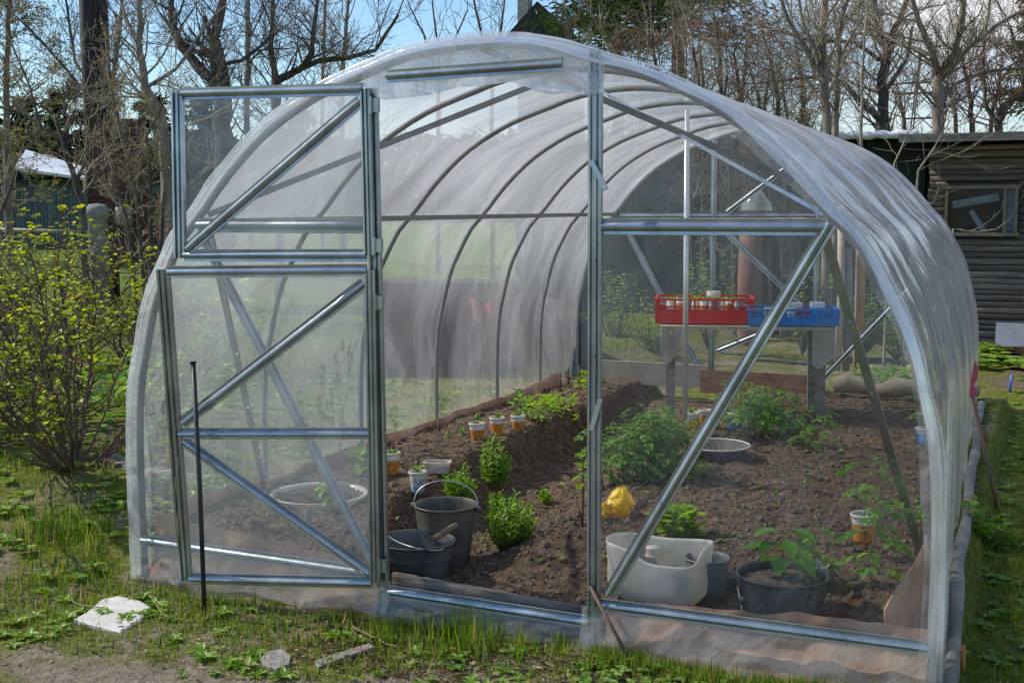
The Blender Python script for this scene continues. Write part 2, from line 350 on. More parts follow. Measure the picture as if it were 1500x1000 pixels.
# ------------------------------------------------------------------ terrain
GL = 4.7                                     # greenhouse length
def wr(y): return 1.45-.035*max(0, y)        # right-hand wall line
def inside(x, y): return -1.45 < x < wr(y) and .05 < y < GL
def g(x, y):
    n = noise.noise(Vector((x*1.7, y*1.7, 0)))*.018+noise.noise(Vector((x*6, y*6, 3)))*.010+noise.noise(Vector((x*17, y*17, 5)))*.006
    out = -.085
    if x < -.5: out += .19*sm(-.35, 1.1, y-.25*(x+1.5))*sm(-.9, -1.9, x)
    if x > 1: out += .085*sm(-.1, 2.5, y)
    out += .05*sm(4.8, 6, y)
    out += .55*sm(5, 26, y)*sm(-2, -14, x)
    if y > -.02 and -1.5 < x < 1.55 and y < 5.2:
        e = -.80+.10*noise.noise(Vector((y*1.3, 2, 0)))-.1*sm(1, 3, y)+.25*sm(1.0, .3, y)
        lb = .14*sm(e+.055, e-.035, x)*sm(.04, .30, y)
        rb = .075*sm(-.30, .0, x)*sm(.30, .62, y+.1*noise.noise(Vector((x*3, y*3, 9))))
        mound = .05*math.exp(-((x-.12)**2+(y-.62)**2)/.05)
        ins = -.015-.035*sm(.3, .0, y)-.09*sm(e+.0, e+.12, x)*sm(-.18, -.42, x+.1*sm(2, 4, y))*sm(.7, 1.3, y)*sm(4.5, 3.9, y)+lb+rb+mound+.05*sm(1.5, 4.5, y)*(1 if x > -.3 else 0)*.6
        w = sm(-1.53, -1.45, x)*sm(1.53, 1.45, x)*sm(0, .06, y)*sm(5.1, 4.8, y)
        fine = noise.noise(Vector((x*30, y*30, 1)))*.009+noise.noise(Vector((x*11, y*11, 7)))*.022*(1 if lb+rb > .03 else .4)
        return out*(1-w)+ins*w+n*.8+fine*w
    return out+n*(1+1.5*sm(4, 14, math.hypot(x, y)))
def axis(a, b, step, lo, hi):
    xs = list(np.arange(a, b, step)); s = step; v = b
    while v < hi: xs.append(v); s *= 1.22; v += s
    s = step; v = a-step; pre = []
    while v > lo: pre.append(v); s *= 1.22; v -= s
    return pre[::-1]+xs
xs = axis(-2.6, 2.1, .028, -900, 900); ys = axis(-1.3, 5.2, .03, -40, 1500)
vs = [(x, y, g(x, y)) for y in ys for x in xs]
nx = len(xs); fs = [(j*nx+i, j*nx+i+1, (j+1)*nx+i+1, (j+1)*nx+i) for j in range(len(ys)-1) for i in range(nx-1)]
me = bpy.data.meshes.new('ground'); me.from_pydata(vs, [], fs); me.update()
ca = me.color_attributes.new('zone', 'FLOAT_COLOR', 'POINT')
def zone(x, y):
    soil = 1.0 if (inside(x, y)) else 0.0
    if x < -1.5 and y > .3: soil = .75*sm(.3, .9, y)
    if x > 1.0 and y > 5.6: soil = .8
    grass = 0.0
    if not inside(x, y):
        grass = .42
        pl = -.56+.14*x
        grass = .20+.40*sm(pl-.12, pl+.12, y)-.12*sm(-.3, 0, x)*sm(.7, .5, x)
        if x > 1.45: grass = .75 if y < 5.6 else .35
        if x < -1.3: grass = max(grass, .58)
    else: grass = .08+.18*noise.noise(Vector((x, y, 4)))
    lawn = .85*sm(9, 14, y) if x < 0 else .5*sm(9, 14, y)
    if x < -4: lawn = max(lawn, .8*sm(3, 7, y))
    return (soil, max(0, grass), lawn, 1)
ca.data.foreach_set('color', np.array([zone(v[0], v[1]) for v in vs], dtype=np.float32).ravel())
tag(link('ground', me, M['ground']), kind='structure')

# ------------------------------------------------------------------ greenhouse
ARC = [(1.455,-.07),(1.46,.25),(1.455,.5),(1.44,.67),(1.41,.80),(1.36,.98),(1.30,1.10),(1.22,1.235),(1.13,1.325),(1.01,1.46),(.85,1.60),(.68,1.70),(.55,1.755),(.41,1.80),(.24,1.85),(0,1.873)]
def _spline(P, n):
    out = []
    for i in range(len(P)-1):
        p0, p1, p2, p3 = (Vector(P[max(i-1, 0)]), Vector(P[i]), Vector(P[i+1]), Vector(P[min(i+2, len(P)-1)]))
        for k in range(n):
            t = k/n
            out.append(.5*((2*p1)+(p2-p0)*t+(2*p0-5*p1+4*p2-p3)*t*t+(3*p1-p0-3*p2+p3)*t**3))
    out.append(Vector(P[-1])); return out
FULL = [(-a, b) for a, b in ARC]+[(a, b) for a, b in ARC[:-1]][::-1]
# mirrored profile left foot -> apex -> right foot
PF = _spline(FULL, 5)
_len = [0]
for i in range(1, len(PF)): _len.append(_len[-1]+(PF[i]-PF[i-1]).length)
def prof(t):
    s = t*_len[-1]
    import bisect
    i = min(max(bisect.bisect_left(_len, s), 1), len(PF)-1)
    k = (s-_len[i-1])/max(1e-9, _len[i]-_len[i-1]); return PF[i-1].lerp(PF[i], k)
def skew(x, y): return x-.035*y*(x+1.45)/2.9 if y > 0 else x
def shell(t, y, off=0.0):
    p = prof(t); a = prof(max(0, t-.004)); b = prof(min(1, t+.004)); d = (b-a).normalized()
    nx_, nz_ = -d.y, d.x
    return Vector((skew(p.x+nx_*off, y), y, p.y+nz_*off))
def half_w(z, top=False):
    best = 1.455
    for i in range(len(ARC)-1):
        (x1, z1), (x2, z2) = ARC[i], ARC[i+1]
        if z1 <= z <= z2: return x1+(x2-x1)*(z-z1)/(z2-z1)
    return best
def roof_z(x):
    x = abs(x)
    for i in range(len(ARC)-1):
        (x1, z1), (x2, z2) = ARC[i], ARC[i+1]
        if x2 <= x <= x1: return z2+(z1-z2)*(x-x2)/(x1-x2) if x1 > x2 else z1
    return 0
GH = thing('greenhouse', (0, 0, -.05), 'arched polythene greenhouse on a galvanised frame, both front door leaves swung open', 'greenhouse')
arch_y = [0, .825, 1.65, 2.475, 3.3, 4.0, 4.7]
for k, y in enumerate(arch_y):
    b = MB(); r = .0125 if k else .015
    b.tube([shell(i/70, y+.0, -.017)+Vector((0, .017 if k == 0 else 0, 0)) for i in range(71)], r, 8); b.build('arch', M['pvc'], GH)
# film over the arches
def cover(u, v):
    y = -.03+u*(GL+.05); p_off = 0
    ph = 1
    for i in range(len(arch_y)-1):
        if arch_y[i] <= y <= arch_y[i+1]:
            q = (y-arch_y[i])/(arch_y[i+1]-arch_y[i]); ph = 4*q*(1-q)
    sag = -.022*max(0, ph)
    wv = noise.noise(Vector((y*1.1+v*5, v*22, 0)))*.012+noise.noise(Vector((y*5, v*9, 4)))*.007
    side = sm(.3, .0, min(v, 1-v))
    fold = .010*side*noise.noise(Vector((y*14, v*3, 8)))
    p = shell(v, max(y, 0), .004+(sag+wv)*max(0, ph)+fold); p.y = y
    if v < .04 or v > .96: p.z -= .03
    return p
b = MB(); b.grid(cover, 150, 170); o = b.build('cover_film', M['film_roof'], GH)
uvl = o.data.uv_layers.new(name='UVMap'); vi = np.zeros(len(o.data.loops), dtype=np.int32); o.data.loops.foreach_get('vertex_index', vi)
uvl.data.foreach_set('uv', np.stack([(vi % 151)/150*GL, (vi//151)/170*_len[-1]], 1).astype(np.float32).ravel())
# rolled hem along the front arch, and the taped band behind it
b = MB()
hp = []; hr = []
for i in range(181):
    t = i/180; p = shell(t, 0, .006+.004*noise.noise(Vector((t*40, 0, 0)))); p.y = -.022; hp.append(p); hr.append(.009+.004*noise.noise(Vector((t*60, 2, 0))))
b.tube(hp, hr, 8); 
def band(u, v):
    wdt = .052+.03*noise.noise(Vector((v*14, 3, 0)))
    p = shell(v, 0, .008-u*wdt); p.y = -.032-.004*sin(u*3)+.004*noise.noise(Vector((v*50, u*3, 1))); return p
b.grid(band, 5, 200); 
def lip(u, v):
    p = shell(v, 0, .012+.003*noise.noise(Vector((v*60, u*4, 5)))); p.y = -.02+u*(.10+.05*noise.noise(Vector((v*9, 1, 0)))); return p
b.grid(lip, 5, 200)
b.build('front_hem', M['film_hem'], GH)
# loose creased film at the right-hand front corner
b = MB()
def corner(u, v):
    z = -.10+v*.95; a = u*.16
    return (1.462+.010*sin(a*90+z*3)*(1.2-v)+.004, -.035+a, z-.02*u)
b.grid(corner, 22, 24); b.build('corner_fold', M['film_hem'], GH)
# front panels of film
XL, XR, ZM, ZB = -.367, .408, 1.273, .07
def wrink(x, z, s=1): return .008*s*noise.noise(Vector((x*3+z*2, z*4-x*1.5, 0)))+.003*s*noise.noise(Vector((x*14, z*5, 2)))
def front_panel(xa, xb, y0, seed):
    b = MB()
    def fn(u, v):
        x = xa+(xb-xa)*u; zt = roof_z(x)-.01; z = ZB-.02+v*(zt-ZB+.02)
        return (x, y0+wrink(x+seed, z), z)
    b.grid(fn, 34, 44); return b
front_panel(XR, 1.44, .006, 0).build('front_film', M['film_front'], GH)
front_panel(-1.44, XL-.03, -.026, 5).build('front_film', M['film_left'], GH)
# header film over the doorway with its ragged free edge
b = MB()
def head(u, v):
    x = XL-.05+u*(XR-XL+.08); zt = roof_z(x)-.005
    zb = 1.705-.018*sin(u*9)-.02*noise.noise(Vector((u*7, 0, 3)))+.035*sm(.12, 0, u)-.015*sm(.8, .95, u)
    z = zb+v*(zt-zb); fr = -.012-.012*(1-v)+.012*noise.noise(Vector((x*9+z*6, z*12, 1)))
    return (x, fr, z)
b.grid(head, 70, 16)
b.build('header_film', M['film_head'], GH)
# galvanised sections
RIB = [(-.021,0),(-.020,.005),(-.012,.004),(-.010,.011),(-.005,.0165),(0,.018),(.005,.0165),(.010,.011),(.012,.004),(.020,.005),(.021,0)]
BIG = [(x*1.05, y) for x, y in RIB]
POST = [(-.022,0),(-.022,.016),(-.014,.017),(-.012,.006),(-.004,.005),(-.002,.012),(.004,.012),(.006,.005),(.012,.006),(.014,.017),(.022,.016),(.022,0)]
def bar(name, a, b_, nrm=(0, -1, 0), P=RIB, parent=GH, mat='galv'):
    m = MB(); m.profile(a, b_, nrm, P)
    # screw heads
    a_, b2 = Vector(a), Vector(b_); n_ = Vector(nrm).normalized(); L = (b2-a_).length
    k = max(2, int(L/.28))
    for i in range(k+1):
        q = a_.lerp(b2, (i+.15)/(k+.3)); m.tube([q+n_*.015, q+n_*.0205], .0035, 6)
    return m.build(name, M[mat], parent, smooth=False)
bar('post', (XR, -.002, -.075), (XR, -.002, roof_z(XR)+.01), P=POST)
bar('post', (XL-.002, -.002, -.03), (XL-.018, -.002, 1.73), P=POST)
bar('crossbar', (XR+.02, -.001, ZM), (1.12, -.001, ZM), P=[(x*1.25, y) for x, y in RIB])
bar('crossbar', (-1.12, -.001, ZM), (XL-.03, -.001, ZM), P=[(x*1.25, y) for x, y in RIB])
bar('header_bar', (-.31, -.034, 1.762), (.31, -.034, 1.772))
bar('base_bar', (-1.43, -.001, .075), (XL-.02, -.001, .065), P=BIG)
bar('base_bar', (XL+.02, -.004, .010), (XR-.02, -.004, .0), P=BIG)
bar('base_bar', (XR+.02, -.001, .062), (1.43, -.001, .062), P=BIG)
bar('diagonal_brace', (.455, -.003, .10), (1.125, -.003, 1.285))
bar('diagonal_brace', (-1.11, -.003, 1.25), (-.41, -.003, .10))
# thin props inside: ridge braces, side braces, side purlins
FLAT = [(-.011,-.002),(-.011,.002),(.011,.002),(.011,-.002)]
ap1 = Vector((skew(0, .825), .825, 1.845))
bar('ridge_brace', (-1.10, .03, 1.31), ap1, P=FLAT, mat='pvc'); bar('ridge_brace', (1.10, .03, 1.31), ap1, P=[(x*.55, y) for x, y in FLAT])
bar('ridge_brace', (0, .03, 1.845), (skew(1.1, .825), .825, 1.33), P=FLAT, mat='pvc')
for s in (-1, 1): bar('side_brace', (s*1.10, .035, 1.26), (skew(s*1.40, .79), .79, .0), P=[(-.014,-.004),(-.014,.004),(.014,.004),(.014,-.004)])
for s in (-1, 1):
    a = Vector((s*1.115, .03, 1.285)); e = Vector((skew(s*1.115, GL), GL-.03, 1.285)); m = MB()
    m.profile(a, e, (-s, 0, 0), [(-.012,-.004),(-.012,.004),(.012,.004),(.012,-.004)]); m.build('purlin', M['pvc'], GH, False)
# back wall
b = MB()
def backf(u, v):
    x = -1.4+u*2.8; zt = roof_z(x)-.01; z = .1+v*max(.01, zt-.1); return (skew(x, GL), GL-.02+wrink(x, z), z)
b.grid(backf, 36, 24); b.build('back_film', M['film_back'], GH)
for x in (XL, XR-.03): bar('back_post', (skew(x, GL), GL-.05, .1), (skew(x, GL), GL-.05, roof_z(x)-.02), P=RIB)
bar('back_crossbar', (-1.1, GL-.045, ZM), (1.0, GL-.045, ZM), P=RIB)
for a, e in (((-1.05, 1.22), (-.42, .15)), ((XL+.03, 1.22), (XR-.06, .62)), ((1.0, .8), (.4, .15)), ((XL+.05, .35), (XR-.08, .62)), ((XL+.1, 1.3), (XR-.1, 1.7))):
    bar('back_brace', (skew(a[0], GL), GL-.05, a[1]), (skew(e[0], GL), GL-.05, e[1]))
# skirt of film below the base bars
def skirt(xa, xb, z0a, z0b, depth, seed, nm='skirt_film', out=.05):
    b = MB()
    def fn(u, v):
        x = xa+(xb-xa)*u; zt = z0a+(z0b-z0a)*u; q = 1-v
        return (x, -.012-out*q*(.7+.5*noise.noise(Vector((x*7+seed, q*2, 1))))+.012*noise.noise(Vector((x*16+seed, q*4, 0)))*q, zt-q*(depth+.02*noise.noise(Vector((x*5, seed, 0)))))
    b.grid(fn, 60, 10); return b.build(nm, M['film_skirt'], GH)
skirt(XR-.04, 1.455, .055, .055, .15, 0); skirt(-1.45, XL+.03, .06, .05, .12, 3); skirt(XL, XR, .0, -.01, .085, 7)
# ------- door leaves
def door(tr, tl, bl, br, diags, mid, skirt_len):
    """corner points: top at hinge, top free, bottom free, bottom at hinge"""
    tr, tl, bl, br = map(Vector, (tr, tl, bl, br))
    D = bpy.data.objects.new('door_leaf', None); D.location = (0, 0, 0); col.objects.link(D); D.parent = GH
    D.matrix_parent_inverse = Matrix.Translation(GH.location).inverted()
    n = (tr-tl).cross(bl-tl).normalized()
    if n.y > 0: n = -n
    q = lambda u, v: (bl.lerp(br, u)).lerp(tl.lerp(tr, u), v)
    b = MB(); b.profile(tl+Vector((0,0,.01)), bl-Vector((0,0,.01)), n, [(x*1.05, y) for x, y in POST]); b.build('stile', M['galv'], D, False)
    b = MB(); b.profile(tr, br, n, [(x*.8, y) for x, y in POST]); b.build('stile', M['galv'], D, False)
    for v in [0, 1]+mid: bar('rail', q(.02, v), q(.985, v), n, [(x*1.02, y+.004) for x, y in RIB], D)
    for (u1, v1, u2, v2) in diags: bar('door_brace', q(u1, v1), q(u2, v2), n, [(x*1.05, y+.003) for x, y in RIB], D)
    b = MB()
    def fn(u, v):
        vv = v*(1.0+skirt_len)-skirt_len; p = q(u, vv)
        return p+n*(-.004+.007*noise.noise(Vector((u*4+tl.z*3, vv*5, 0)))-(.02 if vv < 0 else 0)*abs(vv)*3)
    b.grid(fn, 40, 50); b.build('door_film', M['film_door'], D)
    for v in (.06, .90):
        h = q(1.02, v); b = MB(); b.box(h+Vector((.022, -.012, 0)), (.03, .014, .045)); b.tube([h+Vector((.012, -.022, -.028)), h+Vector((.012, -.022, .028))], .005, 8)
        b.build('hinge', M['galv'], D, False)
    return D
D1 = door((XL-.025, -.03, 1.725), (-1.125, -.08, 1.733), (-1.12, -.10, 1.168), (XL-.02, -.03, 1.175), [(.04, .04, .97, .93)], [], .03)
D1['label'] = 'upper door leaf with a single diagonal brace'
D2 = door((XL-.02, -.03, 1.125), (-1.10, -.22, 1.115), (-1.12, -.127, -.0), (XL-.02, -.03, .045), [(.04, .52, .97, .96), (.04, .46, .97, .03)], [.485], .075)
D2['label'] = 'lower door leaf with two diagonal braces and a middle rail'
# small turn latches on the right-hand post
b = MB(); b.profile((XR-.005, -.03, 1.475), (XR+.045, -.035, 1.385), (0, -1, 0), [(-.008,0),(-.008,.008),(.008,.008),(.008,0)]); b.build('latch', M['galv'], GH, False)
b = MB(); b.profile((XR+.028, -.03, .735), (XR-.0, -.035, .635), (0, -1, 0), [(-.008,0),(-.008,.008),(.008,.008),(.008,0)]); b.build('latch', M['galv'], GH, False)
# hook and string on the lower leaf
b = MB(); b.tube([(-1.10, -.19, .62)]+[(-1.10+.006*sin(k*1.3), -.19+.004*cos(k), .62-k*.03) for k in range(1, 16)], .0018, 5)
tag(b.build('string', M['burlap']), 'thin twine hanging from the lower door leaf', 'string')

# ------------------------------------------------------------------ things inside
def sheet(name, pts, z0, z1, label, mat='lining', wav=.01, cat='lining'):
    """upright flexible sheet following ground points; z0, z1 functions of t"""
    b = MB(); P = [Vector(p) for p in pts]
    L = [0]
    for i in range(1, len(P)): L.append(L[-1]+(P[i]-P[i-1]).length)
    def pos(t):
        s = t*L[-1]
        for i in range(1, len(P)):
            if s <= L[i]: return P[i-1].lerp(P[i], (s-L[i-1])/(L[i]-L[i-1]))
        return P[-1]
    n = max(20, int(L[-1]/.04))
    def fn(u, v):
        p = pos(u); zz = z0(u)+(z1(u)-z0(u))*v
        d = (pos(min(1, u+.01))-pos(max(0, u-.01))); d = d.normalized() if d.length > 0 else Vector((1, 0)); w = wav*noise.noise(Vector((u*L[-1]*5, v*1.5, 2)))*(.5+v)
        return (p.x-d.y*w, p.y+d.x*w, zz)
    b.grid(fn, n, 6)
    o = b.build(name, M[mat])
    md = o.modifiers.new('thick', 'SOLIDIFY'); md.thickness = .003
    return tag(o, label, cat)
nz = lambda u, s: noise.noise(Vector((u*9, s, 0)))
sheet('lining_sheet', [(-1.40, .2), (-1.405, 1.4), (-1.39, 2.6), (-1.395, 3.4), (-1.33, 4.1)], lambda u: -.05, lambda u: .165+.03*nz(u, 1)+.05*sm(.2, 0, u)*0+.05*sm(.85, 1, u),
      'brown linoleum strip edging the left bed at the foot of the film', wav=.03)
def front_lining(xa, xb, top, label, seed):
    b = MB()
    def fn(u, v):
        x = xa+(xb-xa)*u; zt_ = top(u); z = -.15+(zt_+.15)*v; fold = noise.noise(Vector((x*9+seed, v*1.5, 0)))*.016+noise.noise(Vector((x*22+seed, v*3, 2)))*.007
        y = .052-.085*(1-v)**1.3+fold*(1.25-v*.6)
        return (x, max(y, -.045) if z > -.05 else y, z)
    b.grid(fn, int((xb-xa)/.012), 14)
    return tag(b.build('lining_sheet', M['lining']), label, 'lining')
front_lining(-1.40, XL-.04, lambda u: .17-.09*u+.02*nz(u, 4), 'brown linoleum strip inside the front base bar behind the open door leaf', 3)
front_lining(XR+.03, 1.43, lambda u: .072+.03*sm(.2, .8, u)+.012*nz(u, 6), 'brown linoleum strip inside the front right base bar below the dark pot', 9)
sheet('lining_sheet', [(1.30, .12), (1.38, .35), (1.385, .6)], lambda u: -.05, lambda u: .30-.16*abs(u-.55)*2,
      'curled brown linoleum corner piece by the right front foot')
b = MB()
def plk(u, v): 
    x = XL+.0+u*(XR-XL); return (x, .045+.004*nz(u, 3), -.07+v*(.128-.034*u+.004*nz(u*3, 8)))
b.grid(plk, 30, 5); o = b.build('threshold_plank', M['plank']); md = o.modifiers.new('t', 'SOLIDIFY'); md.thickness = .022
tag(o, 'weathered grey plank set on edge across the doorway', 'plank')
b = MB(); b.box((skew(.0, GL), GL-.12, .14), (.80, .022, .16)); tag(b.build('board', M['brownwood'], smooth=False), 'brown board on edge across the far end under the seedling table', 'board')
b = MB(); b.box((-.86, GL-.1, .17), (.85, .03, .16)); tag(b.build('board', M['cloth'], smooth=False), 'pale board along the far end left of the support pole', 'board')
b = MB(); b.tube([(.42+i*.1, GL-.18+.02*sin(i), .17+.02*sin(i*1.7)) for i in range(10)], [.05+.018*sin(i*1.9) for i in range(10)], 12)
tag(b.build('burlap_roll', M['burlap']), 'rolled brown burlap lying at the far right end of the bed', 'burlap')
# support pole
b = MB(); pz = ground_at(1003, 655, .03); b.tube([(pz.x, pz.y, .0), (pz.x-.002, pz.y-.02, 1.84)], .014, 10); o = b.build('support_pole', simple('galvanised_pole', (.62,.62,.6), (.75,.75,.73), rough=.3, metal=.6))
tag(o, 'slim pale pole propping the ridge in the middle of the greenhouse', 'pole')

def on_y(px, py, Y):
    d = Fv+Rv*((px-750)/FPX)+Uv*((500-py)/FPX); return CAM+d*((Y-CAM.y)/d.y)
def bucket(name, label, px, py, Y, r, r2, h, mat, ribs=(.3, .65), fill=None, handle=None, parts=True, oval=1):
    c = on_y(px, py, Y); c.z -= h; print('BUCKET', label[:20], [round(q, 3) for q in c], round(g(c.x, c.y), 3))
    T = thing(name, c, label, 'bucket' if name != 'plant_pot' else 'pot')
    b = MB(); P = [(r2*.98, .012), (r2, 0)]
    for i in range(1, 25):
        t = i/24; rr = r2+(r-r2)*t
        for q in ribs: rr += .003*math.exp(-((t-q)/.02)**2)
        P.append((rr, h*t))
    P += [(r+.004, h+.002), (r+.005, h+.006), (r+.001, h+.008), (r-.003, h+.004)]
    P += [(r2+(r-r2)*t-.004, h*t) for t in (.95, .7, .4, .08)]+[(.001, .02)]
    b.lathe(c, P, 48)
    b.v = [(c.x+(x-c.x)*oval, y, z) for x, y, z in b.v]
    b.build('body', M[mat], T)
    if fill:
        fz, fm = fill; b = MB(); rr = r2+(r-r2)*fz-.005
        def fn(u, v):
            a = u*2*PI; q = v*rr; return (c.x+q*cos(a)*oval, c.y+q*sin(a), c.z+h*fz+.012*noise.noise(Vector((q*cos(a)*40, q*sin(a)*40, r)))-.01*(v-.5))
        b.grid(fn, 40, 10); b.build('soil', M[fm], T)
    return T, c
T, c = bucket('bucket', 'old zinc bucket with soil and a raised wire handle beside the left bed', 653, 740, .46, .118, .085, .235, 'zinc', fill=(.78, 'soil'))
hd = Vector((.85, .15, 0)).normalized(); cr = c+Vector((0, 0, .235)); 
b = MB(); pts = []
for i in range(25):
    a = PI*i/24; back = Vector((-.35, .9, 0)).normalized()
    pts.append(cr+hd*(.127*cos(a))+back*(.045*sin(a))+Vector((0, 0, .085*sin(a)**.8)))
b.tube(pts, .0028, 6); b.build('handle', M['wire'], T)
for s in (-1, 1):
    b = MB(); b.lathe(cr+hd*(.127*s)+Vector((0, 0, -.014)), [(.001, -.002), (.012, 0), (.012, .018), (.001, .02)], 12); b.build('lug', M['zinc'], T)
T, c = bucket('bucket', 'low blue-grey zinc bucket with a wooden grip on its rim just inside the doorway', 608, 792, .23, .135, .088, .20, 'zinc_blue', ribs=(.35, .75), fill=(.45, 'lining'), oval=1.08)
cr = c+Vector((0, 0, .19)); hd = Vector((.9, -.25, 0)).normalized()
b = MB(); b.tube([cr+hd*(.14*cos(PI*i/16))+Vector((.2, -.35, 0))*(.25*sin(PI*i/16)+.0)+Vector((0, 0, .012)) for i in range(17)], .0028, 6); b.build('handle', M['wire'], T)
ga, gb = on_y(634, 790, .11), on_y(669, 768, .19)
b = MB(); b.tube([ga, ga.lerp(gb, .15), ga.lerp(gb, .5), ga.lerp(gb, .85), gb], [.008, .011, .0125, .011, .009], 10); b.build('grip', M['shaft'], T)
b = MB(); q = Vector((ga.x, ga.y, ga.z)); b.tube([q+Vector((.012*cos(k*PI/6), 0, .012*sin(k*PI/6))) for k in range(13)], .0025, 6); b.build('lug', M['zinc'], T)
T, c = bucket('plant_pot', 'dark green enamel pot with wet soil and a broad-leaved seedling, inside the right front panel', 1146, 842, .30, .146, .112, .235, 'potgreen', ribs=(.9,), fill=(.93, 'seed_soil'))
b = MB(); b.lathe(c+Vector((-.105, -.095, .165)), [(.001, -.012), (.012, -.012), (.013, .012), (.001, .014)], 12); b.build('lug', M['potgreen'], T)
b = MB(); cc = c
for i in range(1):
    p1 = cc+Vector((-.132, -.052, .20)); p2 = cc+Vector((-.10, -.043, .01)); p3 = cc+Vector((-.088, -.068, .01)); p4 = cc+Vector((-.118, -.085, .20))
    b.add([p1+(p1-cc-Vector((0,0,.2)))*.04, p2, p3, p4+(p4-cc-Vector((0,0,.2)))*.04], [(0, 1, 2, 3)])
b.build('highlight_stripe', M['cream'], T)  # pale strip painted as the vertical highlight on the pot's left side
POT = c
T, c = bucket('bucket', 'dark grey plastic bucket half hidden behind the cut white canister', 1036, 818, .46, .075, .06, .20, 'greyplastic', ribs=(.9,))
# cut white canister lying open
c = ground_at(963, 880, .0); c.z = -.03; c.y += .10; c.x -= .025
T = thing('canister', c, 'white plastic canister cut open along its top, standing behind the front base bar', 'canister')
b = MB()
def can(u, v):
    a = u*2*PI; ca, sa = cos(a), sin(a); k = (abs(ca)**4.6+abs(sa)**4.6)**(-1/4.6)
    top = .205+.012*sin(a*2+1)-.032*sm(.0, .6, -sa)*sm(-.5, .1, ca)*(1-sm(.75, 1, ca))
    bl = 1-.25*(1-v)**6
    x = .172*k*ca*bl*(1+.02*sin(v*8)); y = .115*k*sa*bl
    ang = -.12
    return (c.x+x*cos(ang)-y*sin(ang), c.y+x*sin(ang)+y*cos(ang), c.z+top*v)
b.grid(can, 64, 18); o = b.build('body', M['whiteplastic'], T); md = o.modifiers.new('t', 'SOLIDIFY'); md.thickness = .004
b = MB(); b.lathe(c+Vector((-.045, .075, .135)), [(.001, .032), (.026, .032), (.027, .026), (.025, .022), (.027, .016), (.025, .012), (.028, .006), (.03, 0)], 24); b.build('spout', M['whiteplastic'], T)
# yellow crumpled watering can
c = ground_at(903, 768, .03); c.z = g(c.x, c.y)
b = MB()
def yel(u, v):
    a = u*2*PI; q = v; r = .066*(sin(PI*min(1, q*.93+.05)))**.45*(1-.3*q)
    n_ = Vector((cos(a)*2, sin(a)*2, q*5)); r *= 1+.22*noise.noise(n_)+.16*abs(noise.noise(n_*2.6))-.06
    return (c.x+r*cos(a)+.02*q, c.y+r*sin(a), c.z+.13*q*(1+.08*noise.noise(Vector((cos(a)*3, sin(a)*3, 7)))))
b.grid(yel, 64, 40)
def ylo(u, v):
    a = u*2*PI; n_ = Vector((cos(a)*2, sin(a)*2, v*5+9)); r = .042*sin(PI*v)**.5*(1+.25*noise.noise(n_)+.2*abs(noise.noise(n_*2.5)))
    return (c.x-.04-.07*(v-.5), c.y-.03+r*cos(a), c.z+.032+r*.8*sin(a))
b.grid(ylo, 40, 24)
tag(b.build('yellow_bag', M['yellow']), 'crumpled yellow plastic bag lying on the soil behind the right door post', 'bag')

def cup(label, px, py, ztop, r, h, mat, group=None, plant=None, kind='cup'):
    c = ground_at(px, py, ztop); c.z = ztop-h
    T = thing('plastic_cup', c, label, 'cup', group)
    b = MB(); b.lathe(c, [(.001, .002), (r*.72, 0)]+[(r*(.72+.28*t), h*t) for t in (.15, .3, .45, .6, .75, .9)]+[(r, h-.006), (r*.98, h-.004), (r*.93, h-.01), (r*.72, .01), (.001, .012)], 28); b.build('body', M[mat], T)
    b = MB(); b.lathe(c, [(r*.985, h-.012), (r*1.06, h-.010), (r*1.07, h), (r*1.0, h+.002), (r*.93, h-.002), (r*.93, h-.012)], 28); b.build('rim', M['whiteplastic'], T)
    b = MB(); b.lathe(c, [(r*.88, h*.82), (.001, h*.84)], 20); b.build('soil', M['soil'], T)
    return c, T
G = 'orange plastic cups with seedlings'
cups = []
cups.append(cup('orange cup with a leggy drooping seedling, nearest of the three on the left bed', 699, 619, .225, .042, .105, 'cup_orange', G))
cups.append(cup('orange cup with short seedlings, middle of the three on the left bed', 728, 611, .215, .040, .095, 'cup_orange', G))
cups.append(cup('orange cup farthest right in the row on the left bed', 759, 608, .205, .040, .095, 'cup_orange', G))
cups.append(cup('orange cup half hidden by the left door post', 573, 662, .235, .040, .11, 'cup_orange', G))
cups.append(cup('white and blue yogurt cup on the left bed beside the white tray', 612, 690, .20, .038, .095, 'cup_blue'))
cups.append(cup('orange cup with a tall tomato seedling alone on the right bed', 1265, 752, .215, .045, .11, 'cup_orange', G))
cups.append(cup('sky blue cup with a seedling near the right-hand film wall', 1353, 626, .20, .042, .085, 'cup_sky'))
cups.append(cup('sky blue cup among the tomato seedlings in the middle of the right bed', 1076, 604, .21, .042, .085, 'cup_sky'))
cups.append(cup('orange cup just right of the support pole', 1014, 604, .20, .042, .095, 'cup_orange', G))
cups.append(cup('orange cup behind the one beside the support pole', 1033, 600, .19, .040, .08, 'cup_orange', G))
cups.append(cup('white plastic cup with a seedling behind the dark green pot', 1195, 826, .115, .045, .10, 'whiteplastic'))
